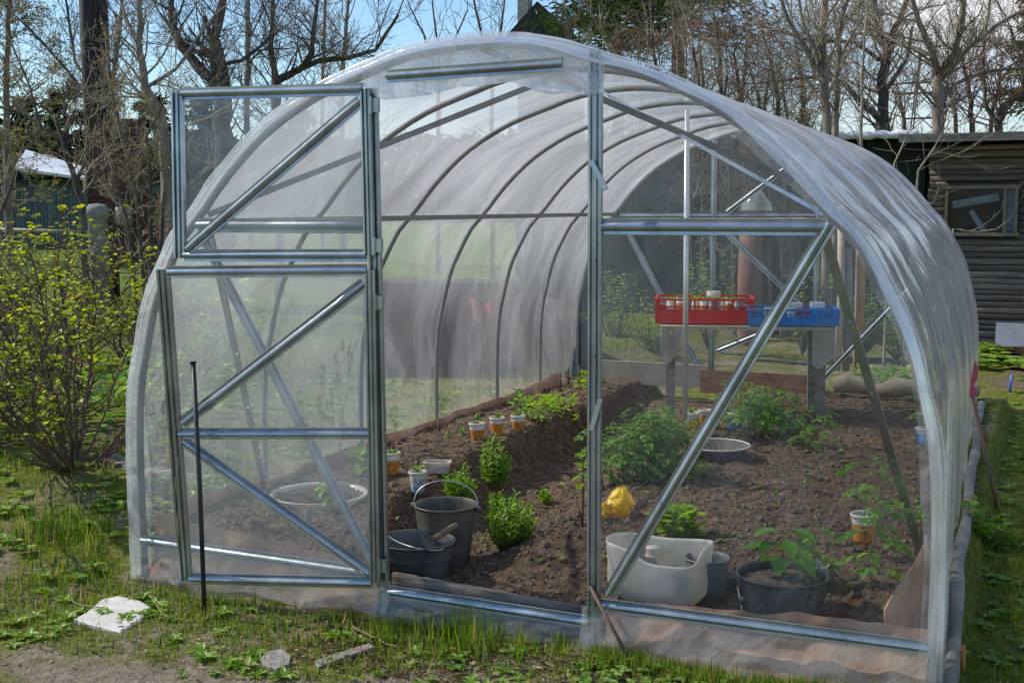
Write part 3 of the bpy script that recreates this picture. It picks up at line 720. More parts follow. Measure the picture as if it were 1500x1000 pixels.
# small white tray
c = ground_at(641, 696, .12); c.z = g(c.x, c.y)+.005
T = thing('seed_tray', c, 'small oblong white margarine tub filled with soil on the left bed', 'tub')
b = MB()
def tray(u, v):
    a = u*2*PI; ca, sa = cos(a), sin(a); k = (abs(ca)**4+abs(sa)**4)**(-.25); q = .8+.2*v if v < .9 else 1.04
    x, y = .062*k*ca*q, .036*k*sa*q; an = .25
    return (c.x+x*cos(an)-y*sin(an), c.y+x*sin(an)+y*cos(an), c.z+.052*v)
b.grid(tray, 40, 10); o = b.build('body', M['whiteplastic'], T); md = o.modifiers.new('t', 'SOLIDIFY'); md.thickness = .002
b = MB(); b.grid(lambda u, v: (c.x+(u-.5)*.11, c.y+(u-.5)*.03+(v-.5)*.062, c.z+.038+.006*noise.noise(Vector((u*20, v*12, 0)))), 16, 10); b.build('soil', M['soil'], T)
# round white hoop (washtub rim) behind the open door leaf
c = ground_at(468, 730, .12); c.z = g(c.x, c.y)-.03
T = thing('washtub', c, 'round white tub full of soil seen through the lower door leaf', 'tub')
c.z -= .085
b = MB(); b.lathe(c, [(.17, 0), (.195, .12), (.205, .125), (.205, .13), (.19, .128), (.18, .08)], 48); b.build('rim', M['whiteplastic'], T)
b = MB(); b.grid(lambda u, v: (c.x+.186*v*cos(u*2*PI), c.y+.186*v*sin(u*2*PI), c.z+.10+.05*(1-v)+.012*noise.noise(Vector((u*9, v*9, 0)))), 40, 8); b.build('soil', M['soil'], T)
# grey basin under the seedlings right of pole
c = ground_at(1050, 655, .12); c.z = .0
T = thing('basin', c, 'old grey basin with a pale rim standing right of the support pole', 'basin')
b = MB(); b.lathe(c, [(.12, 0), (.15, .11), (.165, .125), (.168, .132), (.155, .13), (.13, .05), (.001, .04)], 36); b.build('body', M['zinc'], T)
b = MB(); b.tube([c+Vector((.165*cos(2*PI*i/36), .165*sin(2*PI*i/36), .133)) for i in range(37)], .005, 6); b.build('rim', M['cream'], T)

# table with crates
TY = 3.95
tl, tr_ = at(968, 7.45, 476), at(1212, 7.35, 480)
c = (tl+tr_)/2; c.z = 0
TZ = .63
T = thing('table', c, 'old table with hanging sacking at the far end of the greenhouse, carrying two crates', 'table')
ex = (tr_-tl); ex.z = 0; W = ex.length; ex.normalize(); ey = Vector((-ex.y, ex.x, 0))
rot = Matrix((ex, ey, (0, 0, 1))).transposed()
b = MB(); b.box(c+Vector((0, 0, TZ)), (W, .5, .022), rot); b.build('table_top', M['woodpale'], T, False)
for sx in (-1, 1):
    for sy in (-1, 1):
        b = MB(); b.box(c+ex*(sx*(W/2-.06))+ey*(sy*.2)+Vector((0, 0, TZ/2-.006)), (.045, .045, TZ-.012), rot); b.build('leg', M['oldwood'], T, False)
for s, w, l in ((-1, .11, .17), (1, .13, .19)):
    b = MB()
    def drape(u, v, s=s, w=w, l=l):
        return c+ex*(s*(W/2-w*.45)+(u-.5)*w)+ey*(-.256-.01*sin(u*12)*v-.01)+Vector((0, 0, TZ-.012-(1-v)*(l+.03*sin(u*5))))
    b.grid(drape, 14, 8); b.build('sacking', M['cloth'], T)
def crate(label, cen, L, Wd, H, mat, ang, posts):
    T = thing('plastic_crate', cen, label, 'crate'); R3 = Matrix.Rotation(ang, 3, 'Z')
    def bx(b, x, y, z, sx, sy, sz): b.box(cen+R3 @ Vector((x, y, z)), (sx, sy, sz), R3)
    b = MB(); t = .006
    for s in (-1, 1):
        bx(b, 0, s*Wd/2, H*.34, L, t, H*.42); bx(b, s*L/2, 0, H*.34, t, Wd-t, H*.42)
        bx(b, 0, s*Wd/2, H*.07, L, t, H*.10); bx(b, s*L/2, 0, H*.07, t, Wd-t, H*.10)
    bx(b, 0, 0, .004, L-.01, Wd-.01, .006); b.build('wall', M[mat], T, False)
    b = MB()
    for s in (-1, 1): bx(b, 0, s*(Wd/2+.004), H*.93, L+.022, .02, .012); bx(b, s*(L/2+.004), 0, H*.93, .02, Wd-.012, .012); bx(b, 0, s*(Wd/2+.003), H*.66, L+.012, .012, .008); bx(b, s*(L/2+.003), 0, H*.66, .012, Wd-.008, .008)
    b.build('rim', M[mat], T, False)
    for i in range(posts+1):
        for s in (-1, 1): b = MB(); bx(b, -L/2+L*i/posts, s*(Wd/2+.003), H*.46, .012, .012, H*.9); b.build('rib', M[mat], T, False)
    for i in range(1, 4):
        for s in (-1, 1): b = MB(); bx(b, s*(L/2+.003), -Wd/2+Wd*i/4, H*.46, .012, .012, H*.9); b.build('rib', M[mat], T, False)
    return R3
RZ = TZ+.014
yawt = math.atan2(ex.y, ex.x)
cr1 = c-ex*(W/2-.26)+ey*.02+Vector((0, 0, RZ)); crate('red slatted crate of potted seedlings on the table', cr1, .56, .34, .155, 'red', yawt-.06, 5)
cr2 = c+ex*(W/2-.225)-ey*.12+Vector((0, 0, RZ)); cr2b = cr2.copy(); crate('blue slatted crate of small packets on the table', cr2, .50, .26, .10, 'blue', yawt-.03, 5)
lv = Leaves(); b = MB()
for i in range(9):
    p = cr1+Matrix.Rotation(yawt-.06, 3, 'Z') @ Vector((-.2+.05*i, rnd.uniform(-.1, .1), .02)); r0 = .028
    T2 = thing('seedling_pot', p, ['seedling pot at the left end', 'second seedling pot from the left', 'third seedling pot from the left', 'fourth seedling pot from the left', 'middle seedling pot', 'sixth seedling pot from the left', 'third seedling pot from the right', 'second seedling pot from the right', 'seedling pot at the right end'][i]+' inside the red crate', 'pot', 'seedling pots in the red crate')
    b = MB(); b.lathe(p, [(.001, 0), (r0*.8, 0), (r0, .12), (r0*.9, .118), (.001, .105)], 14); b.build('pot', M[['whiteplastic', 'cup_orange', 'greyplastic'][i % 3]], T2)
    lv = Leaves()
    for k in range(22):
        a = rnd.uniform(0, 2*PI); lv.add(p+Vector((0, 0, .115)), (cos(a), sin(a), rnd.uniform(.1, .6)), (0, 0, 1), rnd.uniform(.02, .05), .018)
    lv.build('leaves', M[['leaf_lettuce', 'leaf_tomato', 'leaf_young'][i % 3]], T2)
p = cr1+Vector((.05, .02, .10)); b = MB(); b.lathe(p, [(.001, 0), (.035, 0), (.045, .085), (.04, .085), (.001, .07)], 20); tag(b.build('white_tub', M['whiteplastic']), 'white tub standing up out of the red crate', 'tub')
for i, (dx, m_, hh, lab) in enumerate([(.02, 'cream', .05, 'cream packet sticking up from the blue crate'), (.15, 'cup_sky', .055, 'light blue packet at the right end of the blue crate'), (-.12, 'whiteplastic', .02, 'white packet lying low in the blue crate'), (.06, 'red', .02, 'red packet low in the blue crate')]):
    b = MB(); b.box(cr2b+ex*dx+ey*.02+Vector((0, 0, .03+hh/2+.02)), (.08, .05, .05+hh), rot); tag(b.build('seed_packet', M[m_], smooth=False), lab, 'packet', 'packets in the blue crate')

# ------------------------------------------------------------------ plants inside
def stemmed(T, b, lv, base, h, kind, lean=(0, 0), seed=0):
    r = random.Random(seed); top = base+Vector((lean[0], lean[1], h)); pts = [base.lerp(top, t)+Vector((r.uniform(-1, 1), r.uniform(-1, 1), 0))*.006*h*8*t*(1-t) for t in (0, .25, .5, .75, 1)]
    b.tube(pts, [.0034, .003, .0026, .002, .0012], 5)
    def along(t): i = min(3, int(t*4)); return pts[i].lerp(pts[i+1], t*4-i)
    if kind == 'tomato':
        n = max(4, int(h*26))
        for i in range(n):
            t = .25+.75*(i+.5)/n; p = along(t); a = i*2.4+r.uniform(-.4, .4); L = (.13-.05*t)*min(1.2, .5+h*1.4)*r.uniform(.7, 1.1)
            d = Vector((cos(a), sin(a), .55)); q = [p]
            for k in range(1, 5): q.append(p+Vector((d.x*L*k/4, d.y*L*k/4, L*(.45*k/4-.75*(k/4)**2.2))))
            b.tube(q, [.0018, .0015, .0012, .001, .0008], 4, cap=False)
            for k in (2, 3, 4):
                for s in (-1, 1, 0) if k == 4 else (-1, 1):
                    sd = Vector((-d.y*s, d.x*s, -.25)) + Vector((d.x, d.y, -.3))*(.5 if s else 1.2)
                    LL = L*.48*r.uniform(.8, 1.2)
                    lv.add(q[k], sd, Vector((r.uniform(-.3, .3), r.uniform(-.3, .3), 1)), LL, LL*.68)
                    if k > 2:
                        lv.add(q[k]+sd.normalized()*LL*.35, sd+Vector((-sd.y, sd.x, 0))*.8, Vector((0, 0, 1)), LL*.5, LL*.25)
    else:
        n = 14
        for i in range(n):
            t = .35+.65*(i+.5)/n; p = along(t); a = i*2.4; L = r.uniform(.085, .12)*(1.1-.4*abs(t-.7)); d = Vector((cos(a), sin(a), r.uniform(-.1, .5)))
            q = p+d.normalized()*.025; b.tube([p, q], .0015, 4); lv.add(q, d+Vector((0, 0, -.45)), Vector((0, 0, 1)), L, L*.62)
def plant(name, label, spots, h, kind, mat, cat='plant', group=None, seed=0):
    T = thing(name, spots[0], label, cat, group); b = MB(); lv = Leaves(); r = random.Random(seed)
    for i, p in enumerate(spots): stemmed(T, b, lv, Vector(p), h*r.uniform(.55, 1.25), kind, (r.uniform(-.03, .03), r.uniform(-.03, .03)), seed*31+i)
    b.build('stem', M['stem'], T); lv.build('leaves', M[mat], T); return T
def gp(px, py, z0=.06):
    p = ground_at(px, py, z0)
    for _ in range(4): p = ground_at(px, py, g(p.x, p.y))
    return p
plant('pepper_plant', 'broad-leaved pepper seedling rising from the dark green pot', [POT+Vector((.0, .02, .20))], .27, 'pepper', 'leaf_pepper', seed=3)
plant('tomato_seedling', 'tomato seedling in the cup behind the dark green pot', [Vector(cups[10][0])+Vector((0, 0, .08))], .22, 'tomato', 'leaf_tomato', seed=4)
plant('tomato_seedling', 'tall tomato seedling standing in the lone orange cup on the right bed', [Vector(cups[5][0])+Vector((0, 0, .08))], .26, 'tomato', 'leaf_tomato', seed=5)
p = gp(1274, 880, 0); plant('tomato_seedling', 'large spreading tomato plant right of the dark green pot', [p], .36, 'tomato', 'leaf_tomato', seed=6)
p = gp(1345, 880, 0); plant('tomato_seedling', 'small tomato plant in the front right corner beside the curled lining', [p], .2, 'tomato', 'leaf_tomato', seed=8)
plant('tomato_seedling', 'tomato seedling against the side brace at the right-hand film wall', [gp(1350, 790, 0)], .22, 'tomato', 'leaf_tomato', seed=9)
plant('tomato_seedling', 'seedling in the sky blue cup near the right-hand wall', [Vector(cups[6][0])+Vector((0, 0, .07))], .16, 'tomato', 'leaf_tomato', seed=10)
def clump(label, c, n, rad, h, seed, cat='plant'):
    r = random.Random(seed); pts = [c]
    for i in range(n-1):
        a = r.uniform(0, 2*PI); q = rad*math.sqrt(r.random()); x, y = c.x+q*cos(a), c.y+q*sin(a); pts.append(Vector((x, y, g(x, y))))
    return plant('tomato_plants', label, pts, h, 'tomato', 'leaf_tomato', seed=seed)
clump('bed of tomato seedlings just right of the right door post', gp(915, 705), 17, .22, .29, 21)
clump('tomato seedlings left of the support pole foot', gp(968, 700), 12, .15, .27, 22)
clump('tomato seedlings behind the right door post, farther back', gp(925, 650), 6, .16, .22, 23)
clump('leafy seedlings around the sky blue cup in the middle of the bed', gp(1105, 640), 14, .16, .24, 24)
clump('seedlings under the table beside the brown board', gp(1150, 625), 8, .22, .16, 25)
clump('low seedlings to the right below the burlap roll', gp(1185, 660), 4, .10, .14, 26)
# lily clumps: many upright stems with narrow leaves
def lily(label, px, py, n, rad, h, seed):
    c = gp(px, py, 0); T = thing('lily_clump', c, label, 'plant', 'bushy lily clumps along the path'); b = MB(); lv = Leaves(); r = random.Random(seed)
    for i in range(n):
        a = r.uniform(0, 2*PI); q = math.sqrt(r.random()); x, y = q*rad*cos(a), q*rad*sin(a); hh = h*(1.05-.4*q*q)*r.uniform(.6, 1.25)
        p0 = c+Vector((x*.45, y*.45, -.01)); p1 = c+Vector((x*1.15, y*1.15, hh)); b.tube([p0, (p0+p1)/2+Vector((x, y, 0))*.1, p1], .003, 4)
        for k in range(15):
            t = .25+.75*k/14; p = p0.lerp(p1, t); an = k*2.4+i; L = r.uniform(.03, .05)*(1.1-.35*t)
            lv.add(p, (cos(an)*(1.2-.6*t), sin(an)*(1.2-.6*t), .45+.9*t), (0, 0, 1), L, L*.30)
    b.build('stem', M['stem'], T); lv.build('leaves', M['leaf_lily'], T, bend=.25)
lily('rounded bright green lily clump, nearest, beside the soil mound', 745, 800, 42, .095, .17, 31)
lily('tallest pointed green clump against the edge of the left bed', 725, 715, 26, .07, .18, 32)
lily('low green clump behind the raised bucket handle', 674, 735, 24, .065, .12, 33)
lily('tiny green sprout at the foot of the tallest clump', 728, 745, 4, .03, .07, 34)
lily('pale green sprout on the path side of the mound', 803, 737, 5, .04, .06, 35)
def lettuce(label, px, py, n, rad, h, seed, mat='leaf_lettuce'):
    c = gp(px, py); T = thing('leafy_plant', c, label, 'plant'); lv = Leaves(); r = random.Random(seed)
    for i in range(n):
        a = r.uniform(0, 2*PI); q = math.sqrt(r.random())*rad; x, y = c.x+q*cos(a), c.y+q*sin(a); p = Vector((x, y, g(x, y)+h*r.random()*.7))
        an = r.uniform(0, 2*PI); L = r.uniform(.5, 1)*h*.55; lv.add(p, (cos(an), sin(an), r.uniform(.1, 1)), (0, 0, 1), L, L*.6)
    lv.build('leaves', M[mat], T)
lettuce('bright green leafy plant behind the white canister', 992, 785, 150, .075, .14, 41)
lettuce('pale green spreading seedlings beyond the row of cups', 806, 598, 170, .17, .10, 42)
lettuce('feathery green seedling right beside the farthest cup', 783, 617, 60, .08, .09, 43, 'leaf_weed')
lettuce('small green plant at the foot of the middle orange cup', 729, 645, 30, .05, .05, 44, 'leaf_lily')
lettuce('small pale green plant just left of the right door post', 862, 602, 40, .06, .09, 45)
lettuce('green seedling standing beyond the far cup by the lining', 760, 598, 26, .05, .12, 46, 'leaf_tomato')
lettuce('green plant seen through the left side of the lower door leaf', 300, 745, 60, .07, .22, 47, 'leaf_weed')
lettuce('green seedlings behind the white tub', 540, 700, 80, .07, .14, 48, 'leaf_tomato')
lettuce('seedlings at the far left corner of the bed', 858, 570, 50, .09, .10, 49)
lettuce('seedling beside the door brace by the front lining', 478, 790, 26, .05, .12, 50, 'leaf_tomato')
lettuce('dark green weed against the outside foot of the right film wall', 1448, 795, 110, .10, .11, 51, 'leaf_weed')
lettuce('green leafy row at the far right of the bed', 1300, 560, 120, .25, .16, 52, 'leaf_tomato')
# drooping seedling in nearest cup
def droop(T_c, label, arcs):
    T = thing('drooping_seedling', T_c, label, 'seedling'); b = MB(); lv = Leaves()
    for pts in arcs:
        b.tube(pts, .002, 4)
        e = pts[-1]
        for k in range(9): lv.add(e+Vector((rnd.uniform(-.01, .01), rnd.uniform(-.01, .01), rnd.uniform(-.03, .005))), (rnd.uniform(-1, 1), rnd.uniform(-1, 1), -1.2), (0, .3, 1), .03, .015)
    b.build('stem', M['stem'], T); lv.build('leaves', M['leaf_tomato'], T)
q = Vector(cups[0][0])+Vector((0, 0, .10))
droop(q, 'drooping seedling hanging out over the nearest orange cup', [[q, q+Vector((-.05, 0, .03)), q+Vector((-.12, 0, .01)), q+Vector((-.17, 0, -.05))], [q, q+Vector((-.06, .02, .03)), q+Vector((-.10, .03, -.03))], [q, q+Vector((-.0, .02, .05))]])
for j in (1, 2, 3, 4, 8):
    q = Vector(cups[j][0])+Vector((0, 0, .08)); T = thing('cup_seedling', q, 'short seedlings sprouting from the '+['', 'middle cup of the row of three', 'right-hand cup of the row of three', 'cup by the left door post', 'white and blue cup', '', '', '', 'cup beside the support pole'][j], 'seedling', 'seedlings in the cups')
    lv = Leaves()
    for k in range(16): a = rnd.uniform(0, 6.3); lv.add(q+Vector((0, 0, rnd.uniform(.01, .03))), (cos(a), sin(a), rnd.uniform(.2, .9)), (0, 0, 1), rnd.uniform(.02, .045), .015)
    lv.build('leaves', M['leaf_tomato'], T)
# sapling by the right post, with its twig stake
p = gp(853, 775); T = thing('sapling', p, 'thin brown twig with pale broad leaves beside the right door post', 'sapling'); b = MB()
b.tube([p, p+Vector((.004, .0, .16)), p+Vector((.0, .0, .30))], [.004, .0035, .002], 6); b.tube([p+Vector((0, 0, .02)), p+Vector((-.03, .0, .14))], [.003, .0015], 5); b.build('stem', M['rustrod'], T)
lv = Leaves()
for k in range(12): a = k*2.4; L = .05; lv.add(p+Vector((0, 0, .16+.012*k)), (cos(a), sin(a), -.4 if k < 6 else .5), (0, 0, 1), L, .028)
lv.build('leaves', M['leaf_lettuce'], T)
# stakes along left wall
for i, (px, py, h) in enumerate([(643, 636, .09), (777, 590, .09), (820, 572, .12), (832, 568, .14), (848, 565, .14), (575, 668, .07)]):
    p = gp(px, py); b = MB(); b.tube([p-Vector((0, 0, .03)), p+Vector((.003, 0, h))], .007, 6)
    tag(b.build('stake', M['rustrod']), ['short dark peg left of the drooping seedling', 'short peg where the brown lining steps up', 'stake left of the pair in the far corner', 'middle stake in the far corner', 'rightmost stake in the far corner', 'stubby brown peg behind the cup at the left door post'][i], 'stake', 'stakes along the left bed lining')

# ------------------------------------------------------------------ clods and crumbs of soil (uncountable)
def crumbs(name, n, fn, size, mat):
    verts = []; faces = []; r = random.Random(5)
    for _ in range(n):
        p = fn(r)
        if p is None: continue
        s = size[0]+(size[1]-size[0])*r.random()**3; o = len(verts)
        for (a, b_, c_) in ((1,0,0),(-1,0,0),(0,1,0),(0,-1,0),(0,0,.8),(0,0,-.8)):
            k = s*r.uniform(.6, 1.3); verts.append((p[0]+a*k+r.uniform(-.3, .3)*s, p[1]+b_*k+r.uniform(-.3, .3)*s, p[2]+c_*k))
        faces += [(o+a, o+b_, o+c_) for a, b_, c_ in ((0,2,4),(2,1,4),(1,3,4),(3,0,4),(2,0,5),(1,2,5),(3,1,5),(0,3,5))]
    me = bpy.data.meshes.new(name); me.from_pydata(verts, [], faces); me.update(); return link(name, me, mat, smooth=False)
def in_bed(r):
    x, y = r.uniform(-1.38, 1.38), .08+4.4*r.random()**1.4
    return (x, y, g(x, y)) if x < wr(y)-.05 else None
mcl = simple('soil_clods', (.05,.034,.023), (.21,.15,.11), rough=.95, scale=9)
tag(crumbs('soil_crumbs', 26000, in_bed, (.002, .018), mcl), 'crumbly brown soil clods strewn over the beds', 'soil', kind='stuff')
def out_front(r):
    x, y = r.uniform(-2.6, 1.9), r.uniform(-1.25, -.06)
    if x < -1.5: y = r.uniform(-.9, 1.5)
    return (x, y, g(x, y))
mpb = simple('grit', (.08,.065,.05), (.3,.27,.22), rough=.9, scale=9)
tag(crumbs('grit', 5000, out_front, (.001, .006), mpb), 'small grit and pebbles on the path in front', 'gravel', kind='stuff')

# ------------------------------------------------------------------ outdoor grass, weeds, litter
SLAB = ground_at(165, 903, -.08); gr = Leaves(); r = random.Random(11)
def tuft(x, y, n, rad, h, w=.0035, spread=.5):
    if math.hypot(x-SLAB.x, y-SLAB.y) < .13: return
    for _ in range(n):
        a = r.uniform(0, 6.3); q = rad*math.sqrt(r.random()); px, py = x+q*cos(a), y+q*sin(a); b_ = r.uniform(0, 6.3); s = r.uniform(.05, spread)
        gr.add((px, py, g(px, py)-.004), (cos(b_)*s, sin(b_)*s, 1), (cos(b_), sin(b_), .1), h*r.uniform(.3, 1.35), w*r.uniform(.7, 1.8))
for _ in range(250):                                   # tall fringe by the doorway
    x = r.uniform(-.46, .5); y = -.05-.17*abs(r.gauss(0, .7)); k = (1-.35*sm(.1, .5, x))*(.45+.9*abs(noise.noise(Vector((x*7, y*7, 3))))*2)
    tuft(x, y, r.randint(2, 8), .03, min(.16, .095*k), .0045, .95)
for _ in range(260):                                   # left skirt
    tuft(r.uniform(-1.75, -.45), -.08-.3*r.random()**1.5, r.randint(2, 7), .06, r.uniform(.025, .07), .0045, 1.2)
for _ in range(260):                                   # right skirt
    tuft(r.uniform(.45, 1.5), r.uniform(-.16, -.05), 12, .03, .045, .0035, .7)
for _ in range(1500):                                   # loose patches in front
    x, y = r.uniform(-1.9, .9), r.uniform(-.9, -.1)
    if noise.noise(Vector((x*3, y*3, 2)))+1.2*(y+.52-.14*x) > .0: tuft(x, y, 6, .04, .035, .0038, 1.4)
for _ in range(1300):                                   # left rise
    x, y = r.uniform(-3.6, -1.5), r.uniform(-.7, 1.2)
    if noise.noise(Vector((x*2, y*2, 7))) > -.05: tuft(x, y, 8, .05, .05, .004, 1.2)
for (x, y) in ((-1.95, .12), (-1.85, .2), (-2.05, .25), (-1.75, .05), (-2.1, .1)): tuft(x, y, 70, .09, .10, .005, .8)
for _ in range(5200):                                  # strip on the right
    x = r.uniform(1.5, 3.4); y = -.3+6*r.random()**1.2
    if noise.noise(Vector((x*2.2, y*2.2, 1))) > -.2: tuft(x, y, 9, .05, .035, .0035, 1.0)
for _ in range(9000):                                  # meadow behind, left
    x, y = r.uniform(-9, -1.6), r.uniform(1.2, 9)
    if noise.noise(Vector((x*1.1, y*1.1, 6))) > -.1: tuft(x, y, 5, .08, .06, .006, 1.)
tag(gr.build('grass', M['grass'], blade=True, bend=.25), 'short spring grass growing in patches around the greenhouse', 'grass', kind='stuff')
wd = Leaves()
for _ in range(280):
    x, y = r.uniform(-1.7, 1.35), r.uniform(-.75, -.12)
    if noise.noise(Vector((x*4, y*4, 12))) < -.05: continue
    n = r.randint(5, 9); s = r.uniform(.015, .05)
    for k in range(n):
        a = 6.28*k/n+r.uniform(-.3, .3); wd.add((x, y, g(x, y)+.003), (cos(a), sin(a), r.uniform(.2, .9)), (0, 0, 1), s*r.uniform(.7, 1.2), s*.45)
for _ in range(160):
    x, y = r.uniform(.45, 1.5), r.uniform(-.32, -.07)
    for k in range(6): a = r.uniform(0, 6.3); wd.add((x, y, g(x, y)+.01), (cos(a), sin(a), .5), (0, 0, 1), .022, .016)
for _ in range(420):
    x, y = r.uniform(1.5, 2.4), r.uniform(-.1, 6.5)
    for k in range(7): a = r.uniform(0, 6.3); wd.add((x, y, g(x, y)+.005), (cos(a), sin(a), .5), (0, 0, 1), .035, .02)
for _ in range(500):
    x, y = r.uniform(-4.2, -1.6), r.uniform(-.3, 4)
    for k in range(7): a = r.uniform(0, 6.3); wd.add((x, y, g(x, y)+.01), (cos(a), sin(a), .7), (0, 0, 1), .05, .03)
for _ in range(110):
    x, y = r.uniform(1.0, 1.9), r.uniform(6.6, 8.2)
    for k in range(10): a = r.uniform(0, 6.3); wd.add((x, y, g(x, y)+.02), (cos(a), sin(a), .7), (0, 0, 1), .09, .05)
tag(wd.build('ground_weeds', M['leaf_weed'], bend=.2), 'low broad-leaved weeds scattered on the bare ground', 'weeds', kind='stuff')
iw = Leaves()
for _ in range(330):
    x, y = r.uniform(-1.3, 1.3), .4+4*r.random()
    if noise.noise(Vector((x*2, y*2, 31))) < .0: continue
    for k in range(6): a = r.uniform(0, 6.3); iw.add((x, y, g(x, y)+.004), (cos(a), sin(a), .8), (0, 0, 1), r.uniform(.012, .03), .012)
tag(iw.build('seed_weeds', M['leaf_weed']), 'tiny weeds sprouting over the greenhouse soil', 'weeds', kind='stuff')
lt = Leaves()
for _ in range(2600):
    x, y = r.uniform(-3.4, 1.4), r.uniform(-1.2, 1.6) if r.random() < .6 else r.uniform(-.7, -.1)
    if inside(x, y) or (x > -1.5 and y > -.05): continue
    a = r.uniform(0, 6.3); lt.add((x, y, g(x, y)+.006), (cos(a), sin(a), r.uniform(-.1, .35)), (r.uniform(-.4, .4), r.uniform(-.4, .4), 1), r.uniform(.01, .035), r.uniform(.003, .014))
for _ in range(1300):
    x, y = r.uniform(-.5, .7), r.uniform(-.5, -.12); a = r.uniform(0, 6.3)
    lt.add((x, y, g(x, y)+.004), (cos(a), sin(a), r.uniform(0, .3)), (0, 0, 1), r.uniform(.015, .06), .0016)
tag(lt.build('leaf_litter', M['drygrass'], bend=.2), 'dry leaf litter and straw on the ground', 'litter', kind='stuff')

# ------------------------------------------------------------------ loose things outside
def slab(name, pts, h, mat, label, cat):
    b = MB(); n = len(pts); P = [gp_out(*p) for p in pts]; zc = sum(p.z for p in P)/len(P)+.004
    top = [Vector((p.x, p.y, zc+h)) for p in P]; bot = [Vector((p.x, p.y, p.z-.03)) for p in P]; cen = sum(top, Vector())/n
    ins = [p.lerp(cen, .05)+Vector((0, 0, .004)) for p in top]
    b.add(bot+top+ins, [tuple(range(2*n, 3*n))]+[(i, (i+1) % n, n+(i+1) % n, n+i) for i in range(n)]+[(n+i, n+(i+1) % n, 2*n+(i+1) % n, 2*n+i) for i in range(n)])
    return tag(b.build(name, M[mat], smooth=False), label, cat)
def gp_out(px, py):
    p = ground_at(px, py, -.08)
    for _ in range(4): p = ground_at(px, py, g(p.x, p.y))
    return p
slab('white_slab', [(108, 913), (125, 903), (150, 886), (175, 880), (205, 884), (222, 893), (206, 912), (176, 926), (140, 922)], .008, 'slab', 'flat white stone slab on the ground left of the door leaf', 'stone')
slab('flat_stone', [(380, 968), (392, 960), (412, 959), (427, 966), (424, 978), (405, 984), (388, 979)], .006, 'greystone', 'small flat grey stone on the path below the door leaf', 'stone')
slab('weathered_plank', [(146, 676), (163, 670), (232, 690), (300, 712), (292, 722), (222, 702)], .03, 'oldwood', 'weathered pale plank lying left of the greenhouse near the bush', 'plank')
slab('broken_lath', [(460, 972), (543, 948), (549, 954), (466, 980)], .006, 'oldwood', 'short broken grey lath lying on the path', 'lath')
def stick(label, a, b_, r0, mat, name='stick', bend=.0, cat='stick'):
    a, b_ = Vector(a), Vector(b_); m = MB(); k = 9
    m.tube([a.lerp(b_, i/k)+Vector((bend*sin(i*1.7), bend*cos(i*2.3), 0))*.5 for i in range(k+1)], [r0*(1-.3*i/k) for i in range(k+1)], 7)
    return tag(m.build(name, M[mat]), label, cat)
p = gp_out(503, 900); q = gp_out(527, 942); stick('short brown stick leaning towards the lath', p+Vector((0, 0, .02)), q+Vector((0, 0, .008)), .007, 'rustrod', bend=.004)
p = gp_out(515, 930); q = gp_out(583, 952); stick('crooked twig lying across the path by the grass fringe', p+Vector((0, 0, .03)), q+Vector((0, 0, .006)), .004, 'shaft', bend=.012)
# iron rods
a = gp_out(300, 905); top = at(283, (a-CAM).dot(Fv), 530)
b = MB(); b.tube([a-Vector((0, 0, .05)), a.lerp(top, .5)+Vector((.004, 0, 0)), top], .0085, 10); b.tube([top-Vector((0, 0, .006)), top+Vector((0, 0, .002))], .0115, 10)
tag(b.build('iron_rod', M['black']), 'upright black iron rod stuck in the ground before the lower door leaf', 'rod')
a = gp_out(935, 976); Z1 = (Vector((XR-.02, -.03, .1))-CAM).dot(Fv); top = at(864, Z1, 858)
b = MB(); b.tube([a-Vector((0, 0, .03)), top], .006, 8); tag(b.build('iron_rod', M['rustrod']), 'rusty thin rod leaning against the foot of the right door post', 'rod')
# rope loops left of the white slab
b = MB(); pts = []
for i in range(60):
    t = i/59; x = -1.72+.75*t+.06*sin(t*17); y = -.30-.10*cos(t*15)+.08*t; pts.append((x, y, g(x, y)+.012+.01*abs(sin(t*19))))
b.tube(pts, .0022, 5); tag(b.build('cord', M['drygrass']), 'loose pale cord looping on the ground behind the white slab', 'cord')
# clothes-line wire across bush
b = MB(); a1, a2 = at(-30, 6.2, 602), at(200, 5.9, 575); b.tube([a1.lerp(a2, i/12)-Vector((0, 0, .03*sin(PI*i/12))) for i in range(13)], .002, 5); tag(b.build('cord', M['burlap']), 'taut cord stretched across the bush to the greenhouse', 'cord')
# roll along right base
b = MB(); pts = []
for i in range(40):
    t = i/39; y = -.12+t*4.6; x = 1.488-.035*y+.006*sin(t*21); pts.append((x, y, g(x, y)+.026))
b.tube(pts, [.023+.003*sin(i*1.3) for i in range(40)], 14); tag(b.build('ground_roll', M['skin_roll']), 'long grey rolled film edge weighing down the right side of the greenhouse', 'roll')
# orange peg
p = gp_out(1410, 985); b = MB(); b.tube([p-Vector((0, 0, .03)), p+Vector((.0, 0, .085))], [.007, .0065], 10); tag(b.build('peg', M['orange']), 'short orange-brown peg beside the roll at the bottom right', 'peg')
